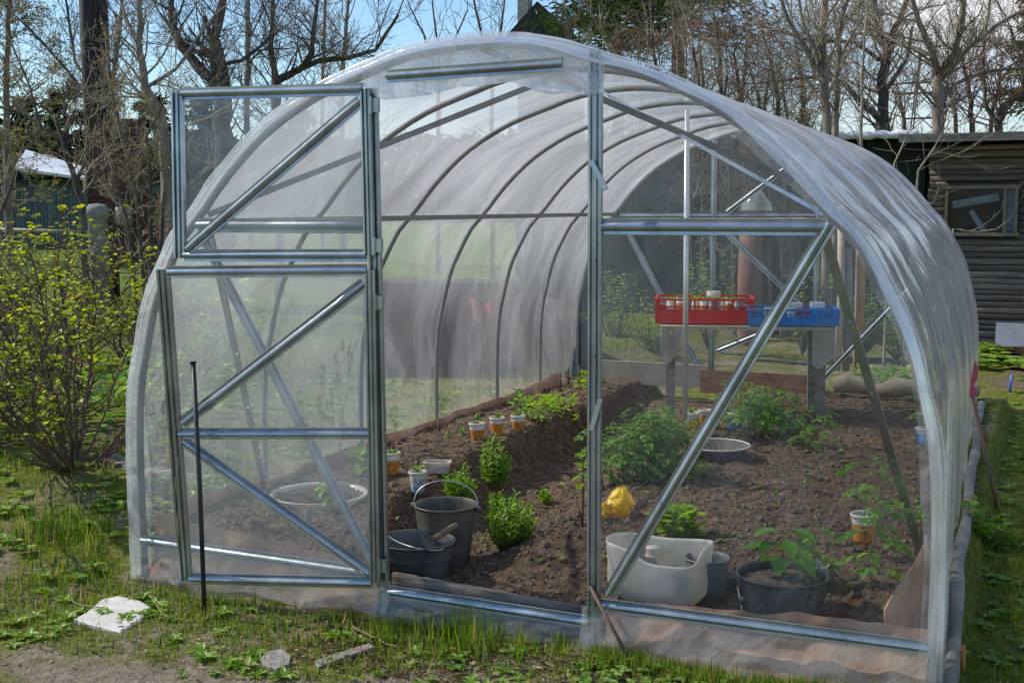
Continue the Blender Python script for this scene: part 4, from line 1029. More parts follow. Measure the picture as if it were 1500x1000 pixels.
# leaning tool with red head
base = gp_out(1461, 743); top = at(1425, (base-CAM).dot(Fv)+.02, 582); hd_ = at(1429, (base-CAM).dot(Fv)+.04, 528)
T = thing('garden_tool', base, 'wooden-handled tool with a faded red blade leaning on the right film wall', 'tool')
b = MB(); b.tube([base, base.lerp(top, .5), top], .0085, 8); b.build('shaft', M['shaft'], T)
b = MB(); k = (hd_-top); sx = Rv*.016; m1 = top.lerp(hd_, .35)
b.add([top-sx*.9, top+sx*.6, top.lerp(hd_, .2)+sx, m1+sx*.1, top.lerp(hd_, .5)+sx*1.0, top.lerp(hd_, .8)+sx*.9, hd_, top.lerp(hd_, .75)-sx*.5, top.lerp(hd_, .5)-sx*.9, m1-sx*.8, top.lerp(hd_, .18)-sx*1.0], [(0,1,2,3,9,10), (3,4,5,6,7,8,9)])
o = b.build('blade', M['pinkred'], T, False); md = o.modifiers.new('t', 'SOLIDIFY'); md.thickness = .008

# ------------------------------------------------------------------ sheds on the right
SY = 9.0
def shed_pt(px, py): 
    d = Fv+Rv*((px-750)/FPX)+Uv*((500-py)/FPX); return CAM+d*((SY-CAM.y)/d.y)
x0 = shed_pt(1362, 300).x; zt = shed_pt(1440, 212).z
T = thing('wooden_shed', (x0+1.4, SY, 0), 'weathered log-sided shed with a flat roof and a small window behind the greenhouse', 'shed')
wx0, wx1, wz0, wz1 = shed_pt(1387, 300).x, shed_pt(1489, 300).x, shed_pt(1440, 343).z, shed_pt(1440, 274).z
b = MB(); z = 0.02; rr = random.Random(3); k = 0
while z < zt:
    h = rr.uniform(.048, .066)
    segs = [(x0-.03*rr.random(), 3.6)] if z+h < wz0 or z > wz1 else [(x0-.03*rr.random(), wx0-.02), (wx1+.02, 3.6)]
    for (a, e) in segs:
        n = 14; pts = [(a+(e-a)*i/n, SY-.008*noise.noise(Vector((i*.9, z*9, 0))), z+h/2+.004*noise.noise(Vector((i*.5, z*5, 3)))) for i in range(n+1)]
        o0 = len(b.v); b.tube(pts, h*.52, 8); b.v[o0:] = [(X, SY+(Y-SY)*.55, Z_) for X, Y, Z_ in b.v[o0:]]
    z += h+rr.choice((0, .002, .005))
b.box((x0+1.9, SY+1.2, zt/2-.02), (3.7, 2.3, zt-.06))
b.build('wall', M['siding'], T)
b = MB(); b.box((x0+1.75, SY+1.0, zt+.05), (4.0, 2.9, .05)); b.build('roof', M['roofdark'], T, False)
b = MB(); b.box((x0+1.75, SY-.46, zt+.052), (4.0, .03, .075)); b.build('fascia', M['oldwood'], T, False)
wn = MB(); fw = .035
for (cx_, cz_, sx_, sz_) in (((wx0+wx1)/2, wz1, wx1-wx0+.07, fw), ((wx0+wx1)/2, wz0, wx1-wx0+.07, fw)): wn.box((cx_, SY-.05, cz_), (sx_, .06, sz_))
for cx_ in (wx0, wx1, wx1-.10): wn.box((cx_, SY-.048, (wz0+wz1)/2), (.03, .055, wz1-wz0-fw))
F_ = wn.build('window', M['frameyellow'], T, False)
b = MB(); b.box(((wx0+wx1)/2, SY-.01, (wz0+wz1)/2), (wx1-wx0, .01, wz1-wz0)); b.build('pane', M['glass'], F_, False)
b = MB(); r3 = Matrix.Rotation(R_(-10), 3, 'Y'); b.box(((wx0+wx1)/2-.05, SY-.022, wz1-.13), (.42, .006, .07), r3)
b.box((wx1-.045, SY-.022, (wz0+wz1)/2), (.075, .006, wz1-wz0-.05)); b.box(((wx0+wx1)/2-.03, SY-.021, wz0+.13), (.05, .005, .22), Matrix.Rotation(R_(-32), 3, 'Y'))
b.build('curtain', simple('grey_curtain', (.15,.17,.17), (.24,.26,.26)), F_, False)
# dark green shed
xe = shed_pt(1352, 200).x; zt2 = shed_pt(1300, 203).z
T = thing('green_shed', (xe-2.2, 9.5, 0), 'dark green board shed with a pale rolled roof edge left of the log shed', 'shed')
b = MB()
for i in range(30): b.box((xe-.08-i*.15, 9.45+.006*(i % 2), zt2/2), (.146, .05, zt2))
b.box((xe-2.2, 10.3, zt2/2-.02), (4.4, 1.5, zt2-.05)); b.build('wall', M['darkgreen'], T, False)
b = MB(); b.box((xe-2.2, 10.1, zt2+.03), (4.5, 2.0, .03)); b.build('roof', M['roofdark'], T, False)
b = MB(); b.tube([(xe-1.35+.15*i*.3, 9.06, zt2+.04+.006*sin(i*1.3)) for i in range(30)], [.04+.006*sin(i*2.1) for i in range(30)], 12); b.build('roof_edge', M['whiteroof'], T)
b = MB(); b.box((xe+.1, 9.9, .95), (.5, .5, 1.9)); tag(b.build('dark_partition', M['creosote'], smooth=False), 'tarred black boarding filling the gap between the two sheds', 'boarding')
# grey panel leaning
p1, p2 = shed_pt(1460, 526), shed_pt(1520, 488)
b = MB(); b.box((p1.x+.22, SY-.5, .13), (.44, .02, .27), Matrix.Rotation(R_(-8), 3, 'X')); tag(b.build('grey_panel', M['greypanel'], smooth=False), 'plain grey panel leaning at the foot of the log shed', 'panel')
b = MB(); b.box((1.45, 7.9, .08), (.35, .12, .05)); tag(b.build('pink_block', M['terracotta'], smooth=False), 'pinkish brick lying in the bed below the grey panel', 'brick')
p = gp_out(1479, 575); b = MB(); b.tube([p, p+Vector((.01, 0, .13))], .01, 6); tag(b.build('label_stake', M['blue']), 'small blue stake in the bed at the right edge', 'stake')
# things behind the greenhouse seen through the film
p = at(1098, 11, 440); b = MB(); b.lathe((p.x, p.y, .1), [(.10, 0), (.11, .5), (.10, 1.02), (.001, 1.03)], 20); tag(b.build('clay_flue', M['terracotta']), 'terracotta pipe standing behind the greenhouse', 'pipe')
p = at(1108, 10.8, 300); b = MB(); b.lathe((p.x, p.y, p.z-.05), [(.14, 0), (.13, .06), (.05, .17), (.001, .2)], 9); tag(b.build('white_bundle', M['film_hem']), 'white cone of bundled film above the terracotta pipe', 'bundle')
for i, (px, h, m_) in enumerate([(1232, 1.35, 'woodpale'), (1262, 1.2, 'orange'), (1245, 1.0, 'oldwood')]):
    p = at(px, 9.9); b = MB(); b.tube([(p.x, p.y, 0), (p.x+.02, p.y, h*.5), (p.x, p.y, h)], .03, 7)
    tag(b.build('wooden_post', M[m_]), ['tall pale post behind the greenhouse, leftmost of three', 'orange-brown post behind the greenhouse, rightmost of three', 'short grey post between two taller ones behind the greenhouse'][i], 'post', 'posts behind the greenhouse')
# compost box & red cloth far left
p = at(650, 9.4); T = thing('compost_box', p, 'dark board compost box beyond the left film wall', 'box'); rx = Matrix.Rotation(-YAW, 3, 'Z')
b = MB()
for k in range(6):
    b.box(p+rx @ Vector((0, -.4, .1+k*.125)), (1.15, .035, .123), rx); b.box(p+rx @ Vector((-.56, 0, .1+k*.125)), (.03, .8, .123), rx); b.box(p+rx @ Vector((.56, 0, .1+k*.125)), (.03, .8, .123), rx)
b.build('side', M['darkviolet'], T, False); b = MB(); b.grid(lambda u, v: p+rx @ Vector(((u-.5)*1.1, (v-.5)*.75, .76+.08*noise.noise(Vector((u*5, v*4, 0))))), 14, 10); b.build('compost', M['soil'], T)
p2 = at(790, 9.8); T = thing('garden_cover', p2, 'heap under a dark tarpaulin right of the compost box, beyond the left film wall', 'tarpaulin'); b = MB()
b.grid(lambda u, v: p2+rx @ Vector(((u-.5)*1.0, (v-.5)*.9, .62*(sin(PI*u)**.4)*(sin(PI*v)**.4)+.06*noise.noise(Vector((u*6, v*5, 3))))), 24, 20); b.build('tarpaulin', M['darkviolet'], T)
b = MB(); q = at(705, 8.85)
b.grid(lambda u, v: q+rx @ Vector((-.13+u*.26, .05*sin(u*14), .52+v*.14+.03*sin(u*9))), 24, 8); tag(b.build('red_cloth', M['redcloth']), 'crumpled red cloth hung over the compost box', 'cloth')

R = random.Random(91)
for i, (px, Z, h, lab) in enumerate([(900, 11.2, .75, 'loose green shrub beyond the far end, seen just right of the right door post'), (960, 10.6, .55, 'low green shrub beyond the far end, left of the support pole'), (1040, 11.4, .9, 'sparse shrub beyond the far end, behind the red crate'), (1180, 11.0, .7, 'leafy shrub beyond the far end, behind the blue crate'), (1270, 10.8, .6, 'green shrub beyond the far end, by the orange-brown post'), (1320, 10.6, .45, 'low green shrub beyond the far end, at the right film wall')]):
    p = at(px, Z); T = thing('garden_shrub', p, lab, 'shrub', 'shrubs beyond the far end'); b = MB(); lv = Leaves()
    for k in range(22):
        a = R.uniform(0, 6.3); s_ = R.uniform(.05, .32); hh = h*R.uniform(.6, 1.1); e = p+Vector((cos(a)*s_, sin(a)*s_, hh)); b.tube([p, p.lerp(e, .5)+Vector((cos(a), sin(a), 0))*.03, e], [.006, .004, .002], 4)
        for m in range(14):
            q = p.lerp(e, R.uniform(.25, 1))+Vector((R.gauss(0, .03), R.gauss(0, .03), 0)); a2 = R.uniform(0, 6.3); lv.add(q, (cos(a2), sin(a2), R.uniform(-.2, .8)), (0, 0, 1), R.uniform(.03, .06), .03)
    b.build('stem', M['twigcur'], T); lv.build('leaves', M['leaf_weed' if i % 2 else 'leaf_tomato'], T)
# ------------------------------------------------------------------ left background
# tarred utility pole on a rusty iron tank
zb = g(*at(160, 15).xy)
p = at(150, 15); T = thing('utility_pole', (p.x, p.y, zb), 'tall tarred black utility pole of two timbers beside the rusty tank', 'pole')
for dx, nm in ((-10, 0), (8, 1)):
    q = at(150+dx, 15+.1*nm); b = MB(); b.tube([(q.x, q.y, zb-.1), (q.x, q.y, zb+2.5), (q.x-.02, q.y, 6.4)], [.11, .10, .09], 12); b.build('timber', M['creosote'], T)
b = MB(); b.box(at(150, 14.9, 90), (.35, .03, .04)); b.box(at(150, 14.9, 200), (.35, .03, .04)); b.build('strap', M['rust'], T, False)
p = at(182, 14.2); T = thing('rusty_tank', (p.x, p.y, zb), 'rusty dark red iron tank on its stand behind the bush', 'tank')
b = MB(); rx = Matrix.Rotation(YAW*-1, 3, 'Z')
b.box((p.x-.05, p.y, 1.75), (.52, .42, 1.2), rx); b.build('upper_tank', M['rust'], T, False)
b = MB(); b.box((p.x+.10, p.y-.02, 1.08), (.72, .5, .78), rx); b.box((p.x+.1, p.y-.02, 1.49), (.78, .56, .04), rx); b.build('body', M['rust'], T, False)
b = MB(); b.lathe((p.x+.30, p.y-.35, 1.26), [(.001, -.1), (.09, -.1), (.09, .1), (.001, .1)], 14); b.build('patch', M['concrete'], T)
for s in (-1, 1): b = MB(); b.box((p.x+.1+s*.3, p.y-.1, (.7+zb)/2-.05), (.06, .06, .8), rx); b.build('leg', M['rust'], T, False)
p = at(142, 13.2); b = MB(); zz = g(p.x, p.y); zt3 = at(142, 13.2, 302).z; b.lathe((p.x, p.y, zz), [(.10, 0), (.10, zt3-zz-.12), (.13, zt3-zz-.09), (.13, zt3-zz-.03), (.08, zt3-zz+.02), (.001, zt3-zz+.03)], 16); tag(b.build('concrete_post', M['concrete']), 'stubby round-topped concrete post in front of the tank', 'post')
# corrugated shed far left
a1, a2 = at(-60, 27), at(300, 27); T = thing('corrugated_shed', (a1+a2)/2, 'long low shed of blue-grey corrugated sheets with a white roof, far left', 'shed')
b = MB(); n = 150; zlow = .35; zh = at(60, 27, 268).z; d = (a2-a1)/n
for i in range(n):
    o_ = .06 if i % 2 else 0; nn = Vector((d.y, -d.x, 0)).normalized()
    q1 = a1+d*i+nn*o_; q2 = a1+d*(i+1)+nn*(.06-o_)
    b.add([(q1.x, q1.y, zlow), (q2.x, q2.y, zlow), (q2.x, q2.y, zh), (q1.x, q1.y, zh)], [(0, 1, 2, 3)])
b.build('wall', M['bluegrey'], T, False)
b = MB(); e1, e2, e3 = at(22, 26.5, 249), at(34, 26.8, 244), at(136, 26.5, 266)
bk = at(38, 30, 246); bk3 = at(140, 30, 262)
b.add([e1, e3, e3+Vector((0, 0, .06)), e1+Vector((0, 0, .06)), bk3+Vector((0, 0, .22)), bk+Vector((0, 0, .45))], [(0, 1, 2, 3), (3, 2, 4, 5)]); b.build('roof', M['whiteroof'], T, False)
b = MB(); b.box((a1+a2)/2+Vector((0, 0, zh+.02)), ((a2-a1).length, .4, .08), Matrix.Rotation(-YAW, 3, 'Z')); b.build('eave', M['roofdark'], T, False)
b = MB(); p = at(60, 36, 252); b.box(at(58, 36, 241), (.7, 1.5, .35), Matrix.Rotation(.5, 3, 'Y')); tag(b.build('tiled_roof', M['tile'], smooth=False), 'brown tiled roof peeping over the corrugated shed', 'roof')
# low pale plank in the meadow
b = MB(); q1, q2 = at(0, 24, 336), at(130, 24, 340); b.tube([q1, q2], .04, 6); tag(b.build('pale_rail', M['woodpale']), 'pale rail lying along the foot of the corrugated shed', 'rail')

# distant house with steep dark roof
pk, hl, hr_ = at(787, 42, 2), at(738, 42, 56), at(850, 42, 58)
T = thing('distant_house', (pk.x, pk.y, 0), 'distant house with a steep dark roof behind the trees', 'house')
dp = Vector((-.4, .9, 0))*7; b = MB(); b.add([hl, hr_, pk, hl+dp, hr_+dp, pk+dp], [(0, 1, 2), (3, 5, 4), (0, 2, 5, 3), (1, 4, 5, 2)]); b.build('roof', M['roofdark'], T, False)
b = MB(); m1 = (hl+hr_)/2; wv_ = (hr_-hl).length*.46
b.add([(m1.x-wv_*.9, m1.y+.4, 0), (m1.x+wv_*.9, m1.y+1.2, 0), (m1.x+wv_*.9, m1.y+1.2, hl.z), (m1.x-wv_*.9, m1.y+.4, hl.z)], [(0, 1, 2, 3)]); b.build('wall', M['oldwood'], T, False)
b = MB(); q = at(769, 43, 8); b.box(q, (.4, .4, 1.6)); b.build('chimney', M['concrete'], T, False)
# lattice pylon
p0 = at(1350, 60); T = thing('lattice_pylon', p0, 'distant steel lattice pylon between the bare trees', 'pylon'); b = MB()
zt_ = at(1350, 60, 75).z
for s1 in (-1, 1):
    for s2 in (-1, 1): b.tube([p0+Vector((s1*1.0, s2*1.0, 0)), p0+Vector((s1*.25, s2*.25, zt_))], .035, 4)
for k in range(9):
    z1, z2 = zt_*k/9, zt_*(k+1)/9; w1, w2 = 1-.75*k/9, 1-.75*(k+1)/9
    b.tube([p0+Vector((-w1, -w1, z1)), p0+Vector((w2, -w2, z2))], .025, 4); b.tube([p0+Vector((w1, -w1, z1)), p0+Vector((-w2, -w2, z2))], .025, 4)
b.build('mast', M['barkdark'], T, False)
b = MB(); za = at(1350, 60, 138).z
for zz, w in ((za, 1.6), (za+.5, 1.2), (za-1.2, 1.0)): b.box(p0+Vector((0, 0, zz)), (1.7*w, .3, .07))
b.build('cross_arm', M['barkdark'], T, False)

# ------------------------------------------------------------------ trees
def grow(b, lv, p, d, L, r, depth, R, P):
    n = 5 if depth > 1 else 4; pts = [p]; rad = [r]; cur = p.copy(); dd = d.normalized()
    for i in range(n):
        dd = (dd+Vector((R.gauss(0, 1), R.gauss(0, 1), R.gauss(0, 1)+P['up']*1.1))*P['wig']).normalized()
        cur = cur+dd*(L/n); pts.append(cur.copy()); rad.append(max(P['rmin'], r*(1-.72*(i+1)/n)))
    tgt = b[0] if depth >= P['tdepth'] else b[1]
    tgt.tube(pts, rad, 5 if r > .02 else 3, cap=False)
    if depth <= 0:
        if lv is not None:
            for k in range(P['leaves']):
                t = R.random(); i = min(n-1, int(t*n)); q = pts[i].lerp(pts[i+1], t*n-i)
                a = Vector((R.gauss(0, 1), R.gauss(0, 1), R.gauss(0, .6)+.3)); s = P['ls']*R.uniform(.6, 1.3)
                lv.add(q, a, Vector((R.gauss(0, .5), R.gauss(0, .5), 1)), s, s*P['lw'])
        return
    m = P['kids'][min(depth, len(P['kids'])-1)]
    for k in range(m):
        t = .2+.8*(k+R.random())/m; i = min(n-1, int(t*n)); q = pts[i].lerp(pts[i+1], min(1, t*n-i))
        ax = Vector((R.gauss(0, 1), R.gauss(0, 1), R.gauss(0, 1))); ax = (ax-dd*ax.dot(dd)).normalized()
        a = R.uniform(.45, 1.0); nd = dd*cos(a)+ax*sin(a)
        grow(b, lv, q, nd, L*R.uniform(.5, .75)*(1-.25*t), max(P['rmin'], rad[i]*R.uniform(.34, .52)), depth-1, R, P)
BASEP = dict(up=.35, wig=.16, rmin=.0035, tdepth=3, leaves=0, ls=.03, lw=.6, kids=[0, 4, 5, 6, 6])
def tree(name, label, Z, limbs, seed, mats=('bark', 'twig'), leaf=None, spawn=9, depth=3, blen=.9, par=None, dz=.5, gname='bare trees behind the greenhouse', cat='tree'):
    """limbs: photo polylines (px, py, radius in px) of the big limbs"""
    R = random.Random(seed); P = dict(BASEP); P.update(par or {})
    base = at(limbs[0][0][0], Z); T = thing(name, base, label, cat, gname); b = (MB(), MB()); lv = Leaves() if leaf else None
    P['rmin'] = max(.002, Z*.00017)*P.get('rk', 1)
    for li, L in enumerate(limbs):
        zoff = R.uniform(-dz, dz) if li else 0
        pts = []; rad = []
        for k, (px, py, rp) in enumerate(L):
            zz = Z+zoff*k/max(1, len(L)-1)
            q = at(px, zz, py) if py < 900 else at(px, zz); pts.append(q); rad.append(rp/FPX*Z)
        fine = []; fr = []
        for i in range(len(pts)-1):
            for k in range(4):
                t = k/4; fine.append(pts[i].lerp(pts[i+1], t)+Vector((R.gauss(0, 1), R.gauss(0, 1), R.gauss(0, .5)))*rad[i]*.22); fr.append(rad[i]+(rad[i+1]-rad[i])*t)
        fine.append(pts[-1]); fr.append(rad[-1])
        b[0].tube(fine, fr, 8, cap=False)
        tot = sum((pts[i+1]-pts[i]).length for i in range(len(pts)-1))
        k = int(spawn*tot)+2
        for j in range(k):
            t = (j+R.random())/k; i = min(len(fine)-2, int(t*(len(fine)-1))); q = fine[i]
            if q.z < P.get('zmin', 1.2): continue
            dd = (fine[i+1]-fine[i]).normalized(); ax = Vector((R.gauss(0, 1), R.gauss(0, 1), R.gauss(0, .6))); ax = (ax-dd*ax.dot(dd)).normalized(); a = R.uniform(.5, 1.1)
            grow(b, lv, q, dd*cos(a)+ax*sin(a), blen*R.uniform(.5, 1.2), min(fr[i]*.42, .017), depth, R, P)
        grow(b, lv, fine[-1], fine[-1]-fine[-2], blen, fr[-1]*.8, depth, R, P)
    b[0].build('trunk', M[mats[0]], T); b[1].build('crown', M[mats[1]], T)
    if lv and lv.p: lv.build('leaves', M[leaf], T)
    return T
K2 = dict(kids=[0, 5, 5, 5, 5])
tree('bare_tree', 'slender grey tree curving up just right of the utility pole', 13, [[(246, 999, 9), (240, 200, 8), (232, 160, 7), (212, 130, 6), (203, 60, 5), (206, -40, 4)], [(205, 70, 3), (185, 30, 2.5), (170, -30, 2)], [(212, 130, 3), (260, 100, 2.5), (300, 40, 2)]], 1, spawn=5, depth=2, blen=.8, par=K2)
tree('bare_tree', 'thick dark forked apple tree whose fork shows above the upper door leaf', 14, [[(332, 999, 16), (330, 200, 14), (327, 126, 13)], [(325, 128, 9), (292, 100, 8), (264, 68, 6), (252, 35, 5), (248, -40, 4)], [(328, 128, 9), (316, 88, 8), (312, 60, 7), (322, 30, 6), (334, -40, 4)], [(312, 84, 4), (285, 75, 3.5), (262, 58, 3), (235, 20, 2)], [(322, 95, 3), (350, 90, 3), (380, 70, 2.5), (395, 55, 2)]], 2, mats=('barkdark', 'twigdark'), spawn=6, depth=2, blen=.8, par=K2)
tree('birch_tree', 'straight pale birch trunk rising right of the forked apple tree', 18, [[(362, 999, 5), (362, 200, 4.5), (363, 60, 4), (366, -60, 3)]], 3, mats=('barkbirch', 'twigdark'), spawn=4, depth=2, blen=.9, par=K2)
tree('bare_tree', 'apple tree with one long limb arching right over the upper door leaf', 16, [[(405, 999, 8), (405, 200, 7), (404, 116, 7)], [(404, 120, 4), (397, 70, 3.5), (400, -30, 3)], [(406, 118, 6), (440, 102, 5), (456, 80, 4), (462, 30, 3), (470, -40, 2)], [(440, 102, 4), (470, 88, 4), (510, 85, 3.5), (548, 74, 3), (583, 22, 2)]], 4, mats=('barkdark', 'twigdark'), spawn=7, depth=2, blen=.8, par=K2)
tree('bare_tree', 'thin many-stemmed bare tree behind the utility pole', 20, [[(165, 999, 5), (160, 150, 4), (175, 50, 3), (180, -30, 2)], [(165, 200, 3), (120, 130, 2.5), (60, 60, 2), (30, 30, 1.5)], [(160, 160, 3), (110, 90, 2), (95, -10, 1.5)]], 5, mats=('barkdark', 'twigdark'), spawn=5, depth=2, blen=1.1, par=K2)
tree('bare_tree', 'fine twiggy tree between the apple tree and the open sky', 22, [[(500, 999, 5), (500, 160, 4), (505, 60, 3), (515, -40, 2)], [(470, 999, 4), (472, 150, 3), (478, -40, 2)]], 6, mats=('bark', 'twig'), spawn=4, depth=2, blen=1.2, par=K2)
tree('budding_shrub', 'tall twiggy shrub with tiny buds between the tank and the upper door leaf', 9.5, [[(212, 999, 3), (200, 290, 2.5), (178, 200, 2), (160, 120, 1.5)], [(216, 999, 3.5), (222, 280, 3), (215, 200, 2), (240, 150, 1.5)], [(225, 999, 3), (238, 300, 2.5), (252, 230, 2)], [(205, 999, 3), (185, 320, 2.5), (165, 250, 2)]], 7, mats=('twigdark', 'twig'), leaf='leaf_young', spawn=6, depth=2, blen=.42, par=dict(leaves=2, ls=.016, lw=.7, zmin=.3), dz=.3)
tree('bare_tree', 'small budding tree spreading over the corrugated shed', 12, [[(122, 999, 5), (120, 300, 4.5), (105, 250, 4), (90, 205, 3), (30, 165, 2.5), (-30, 148, 2)], [(112, 270, 3), (130, 220, 2.5), (125, 160, 2)], [(60, 190, 2), (45, 130, 1.5), (15, 60, 1.2)], [(-20, 999, 4), (-5, 330, 3), (20, 260, 2)]], 8, mats=('barkdark', 'twig'), leaf='leaf_young', spawn=4, depth=2, blen=.6, par=dict(leaves=2, ls=.018, zmin=.5), gname='budding trees on the left')
tree('birch_tree', 'yellow-green budding birch at the left edge', 22, [[(8, 999, 6), (10, 200, 5), (12, 60, 4), (14, -30, 3)], [(-30, 999, 5), (-25, 100, 4), (-10, -30, 3)]], 9, mats=('bark', 'twig'), leaf='leaf_young', spawn=6, depth=3, blen=1.2, par=dict(leaves=5, ls=.05, kids=[0, 3, 3, 4, 5], up=-.1), gname='budding trees on the left')
tree('bare_tree', 'slender young birch whose tips show against the open sky', 20, [[(640, 999, 4), (642, 120, 3), (620, 50, 1.5), (600, 10, 1)], [(650, 120, 2.5), (665, 60, 1.5), (685, 15, 1)], [(645, 120, 2), (640, 60, 1.5), (632, -10, 1)]], 10, mats=('barkdark', 'twigdark'), spawn=1.4, depth=1, blen=.7, par=dict(kids=[0, 2, 3]))
tree('bare_tree', 'thin bare tree just left of the distant roof', 18, [[(722, 999, 4), (720, 120, 3), (705, 50, 2), (690, -20, 1.5)], [(720, 100, 2.5), (735, 40, 2), (742, -20, 1)], [(850, 999, 4), (840, 100, 3), (830, 20, 2)]], 11, mats=('barkdark', 'twigdark'), spawn=2.2, depth=2, blen=.7, par=dict(kids=[0, 3, 3]))
tree('bare_tree', 'young grey-barked tree leaning left, rising from behind the green shed', 11, [[(1216, 999, 8), (1210, 190, 7), (1204, 120, 6), (1204, 50, 5), (1216, -40, 4)], [(1203, 112, 4), (1180, 70, 3.5), (1155, 30, 3), (1130, -40, 2)], [(1203, 100, 3), (1175, 30, 2.5), (1165, -30, 2)]], 12, spawn=6, depth=2, blen=.7, par=K2)
tree('bare_tree', 'slimmer straight tree right beside the young grey-barked one', 11.3, [[(1227, 999, 6), (1224, 190, 5), (1226, 90, 4.5), (1231, 30, 4), (1250, -30, 3)], [(1228, 90, 2.5), (1255, 40, 2), (1262, -20, 2)]], 13, spawn=5, depth=2, blen=.6, par=K2)
tree('bare_tree', 'stout dark tree with low spreading limbs right of centre of the shed roofs', 14, [[(1305, 999, 16), (1298, 215, 14), (1292, 165, 8), (1294, 110, 7), (1298, 70, 6)], [(1298, 70, 5), (1286, 35, 4), (1276, -30, 3)], [(1298, 72, 5), (1318, 30, 4.5), (1335, -20, 3)], [(1292, 140, 4), (1312, 112, 3.5), (1330, 82, 3), (1336, 40, 2)], [(1288, 172, 5), (1262, 150, 4), (1235, 122, 4), (1200, 112, 3), (1110, 122, 2)], [(1292, 90, 3), (1250, 62, 3), (1190, 60, 2.5), (1120, 40, 2)]], 14, mats=('barkdark', 'twig'), spawn=6, depth=2, blen=.8, par=K2)
tree('bare_tree', 'V-forked grey tree standing behind the corner of the log shed', 12.5, [[(1372, 999, 10), (1372, 200, 9), (1376, 150, 8), (1378, 112, 8)], [(1377, 112, 6), (1362, 72, 5), (1345, 30, 4), (1330, -30, 3)], [(1380, 112, 6), (1396, 75, 5.5), (1410, 42, 5), (1411, -30, 4)], [(1388, 96, 4), (1430, 60, 3.5), (1470, 30, 3), (1520, 5, 2)], [(1380, 145, 3.5), (1402, 122, 3), (1440, 105, 2.5), (1520, 98, 2)], [(1362, 80, 3), (1335, 70, 2.5), (1310, 60, 2)]], 15, spawn=6, depth=2, blen=.75, par=K2)
tree('bare_tree', 'gnarled brown tree at the right edge above the log shed', 15, [[(1462, 999, 7), (1463, 190, 6), (1470, 155, 5), (1490, 142, 5), (1530, 140, 4)], [(1463, 185, 4), (1442, 150, 3), (1440, 80, 2.5), (1450, 0, 2)], [(1500, 142, 3), (1495, 90, 2.5), (1480, 40, 2)]], 16, mats=('barkdark', 'twigred'), spawn=6, depth=2, blen=.8, par=K2)
tree('bare_tree', 'twiggy reddish thicket tree low behind the log shed roof', 17, [[(1425, 999, 5), (1425, 180, 4), (1418, 120, 3), (1400, 60, 2)], [(1410, 999, 4), (1400, 170, 3), (1390, 130, 2)], [(1445, 999, 4), (1452, 170, 3), (1465, 120, 2)], [(1330, 999, 4), (1325, 180, 3), (1320, 150, 2)]], 17, mats=('barkdark', 'twigred'), spawn=6, depth=2, blen=.7, par=K2)
tree('shrub', 'thin shrub stem with pale twigs in front of the green shed', 10.2, [[(1258, 999, 3), (1262, 220, 2.5), (1262, 120, 2), (1272, -10, 1.5)], [(1330, 999, 2), (1345, 250, 1.6), (1365, 222, 1.4), (1378, 200, 1)], [(1300, 999, 2), (1310, 240, 1.5), (1330, 195, 1)]], 18, mats=('twig', 'twig'), spawn=4, depth=1, blen=.5, par=dict(kids=[0, 3, 3]))
tree('shrub', 'low twig with catkins across the log shed window', 11.0, [[(1395, 999, 1.6), (1396, 335, 1.5), (1430, 340, 1.4), (1460, 336, 1.2), (1480, 320, 1), (1490, 300, .8)], [(1425, 338, 1), (1448, 325, .8), (1462, 312, .7)]], 19, mats=('twig', 'twig'), spawn=2, depth=0, blen=.12, par=dict(zmin=.5), dz=.1)
# dense thicket over the ridge, between the house and the grey-barked tree
for i, (px, Z, top, sd, lab) in enumerate([(915, 15, 75, 41, 'brown twiggy bush showing just right of the ridge'), (975, 14, 60, 42, 'dense reddish-brown bush under the pine'), (1035, 13, 70, 43, 'dense tangled bush in the middle of the thicket'), (1095, 12.5, 80, 44, 'sunlit tangled bush left of the grey-barked trees'), (1150, 12.5, 90, 45, 'loose tangled bush touching the grey-barked trees'), (1185, 16, 60, 46, 'tall wispy bush behind the grey-barked trees'), (1065, 18, 20, 47, 'tall bare tree behind the thicket')]):
    tree('thicket_bush', lab, Z, [[(px, 999, 4), (px-4, 250, 4), (px-10, top+60, 3), (px-20, top, 2)], [(px+10, 999, 4), (px+14, 240, 3), (px+30, top+40, 2)], [(px-15, 999, 3), (px-26, 230, 3), (px-40, top+50, 2)]], sd, mats=('barkdark', 'twigred' if i % 2 else 'twig'), spawn=7, depth=2, blen=.75, par=dict(up=.0, zmin=.8, rk=.9, kids=[0, 5, 5]), gname='bushes of the thicket behind the ridge')
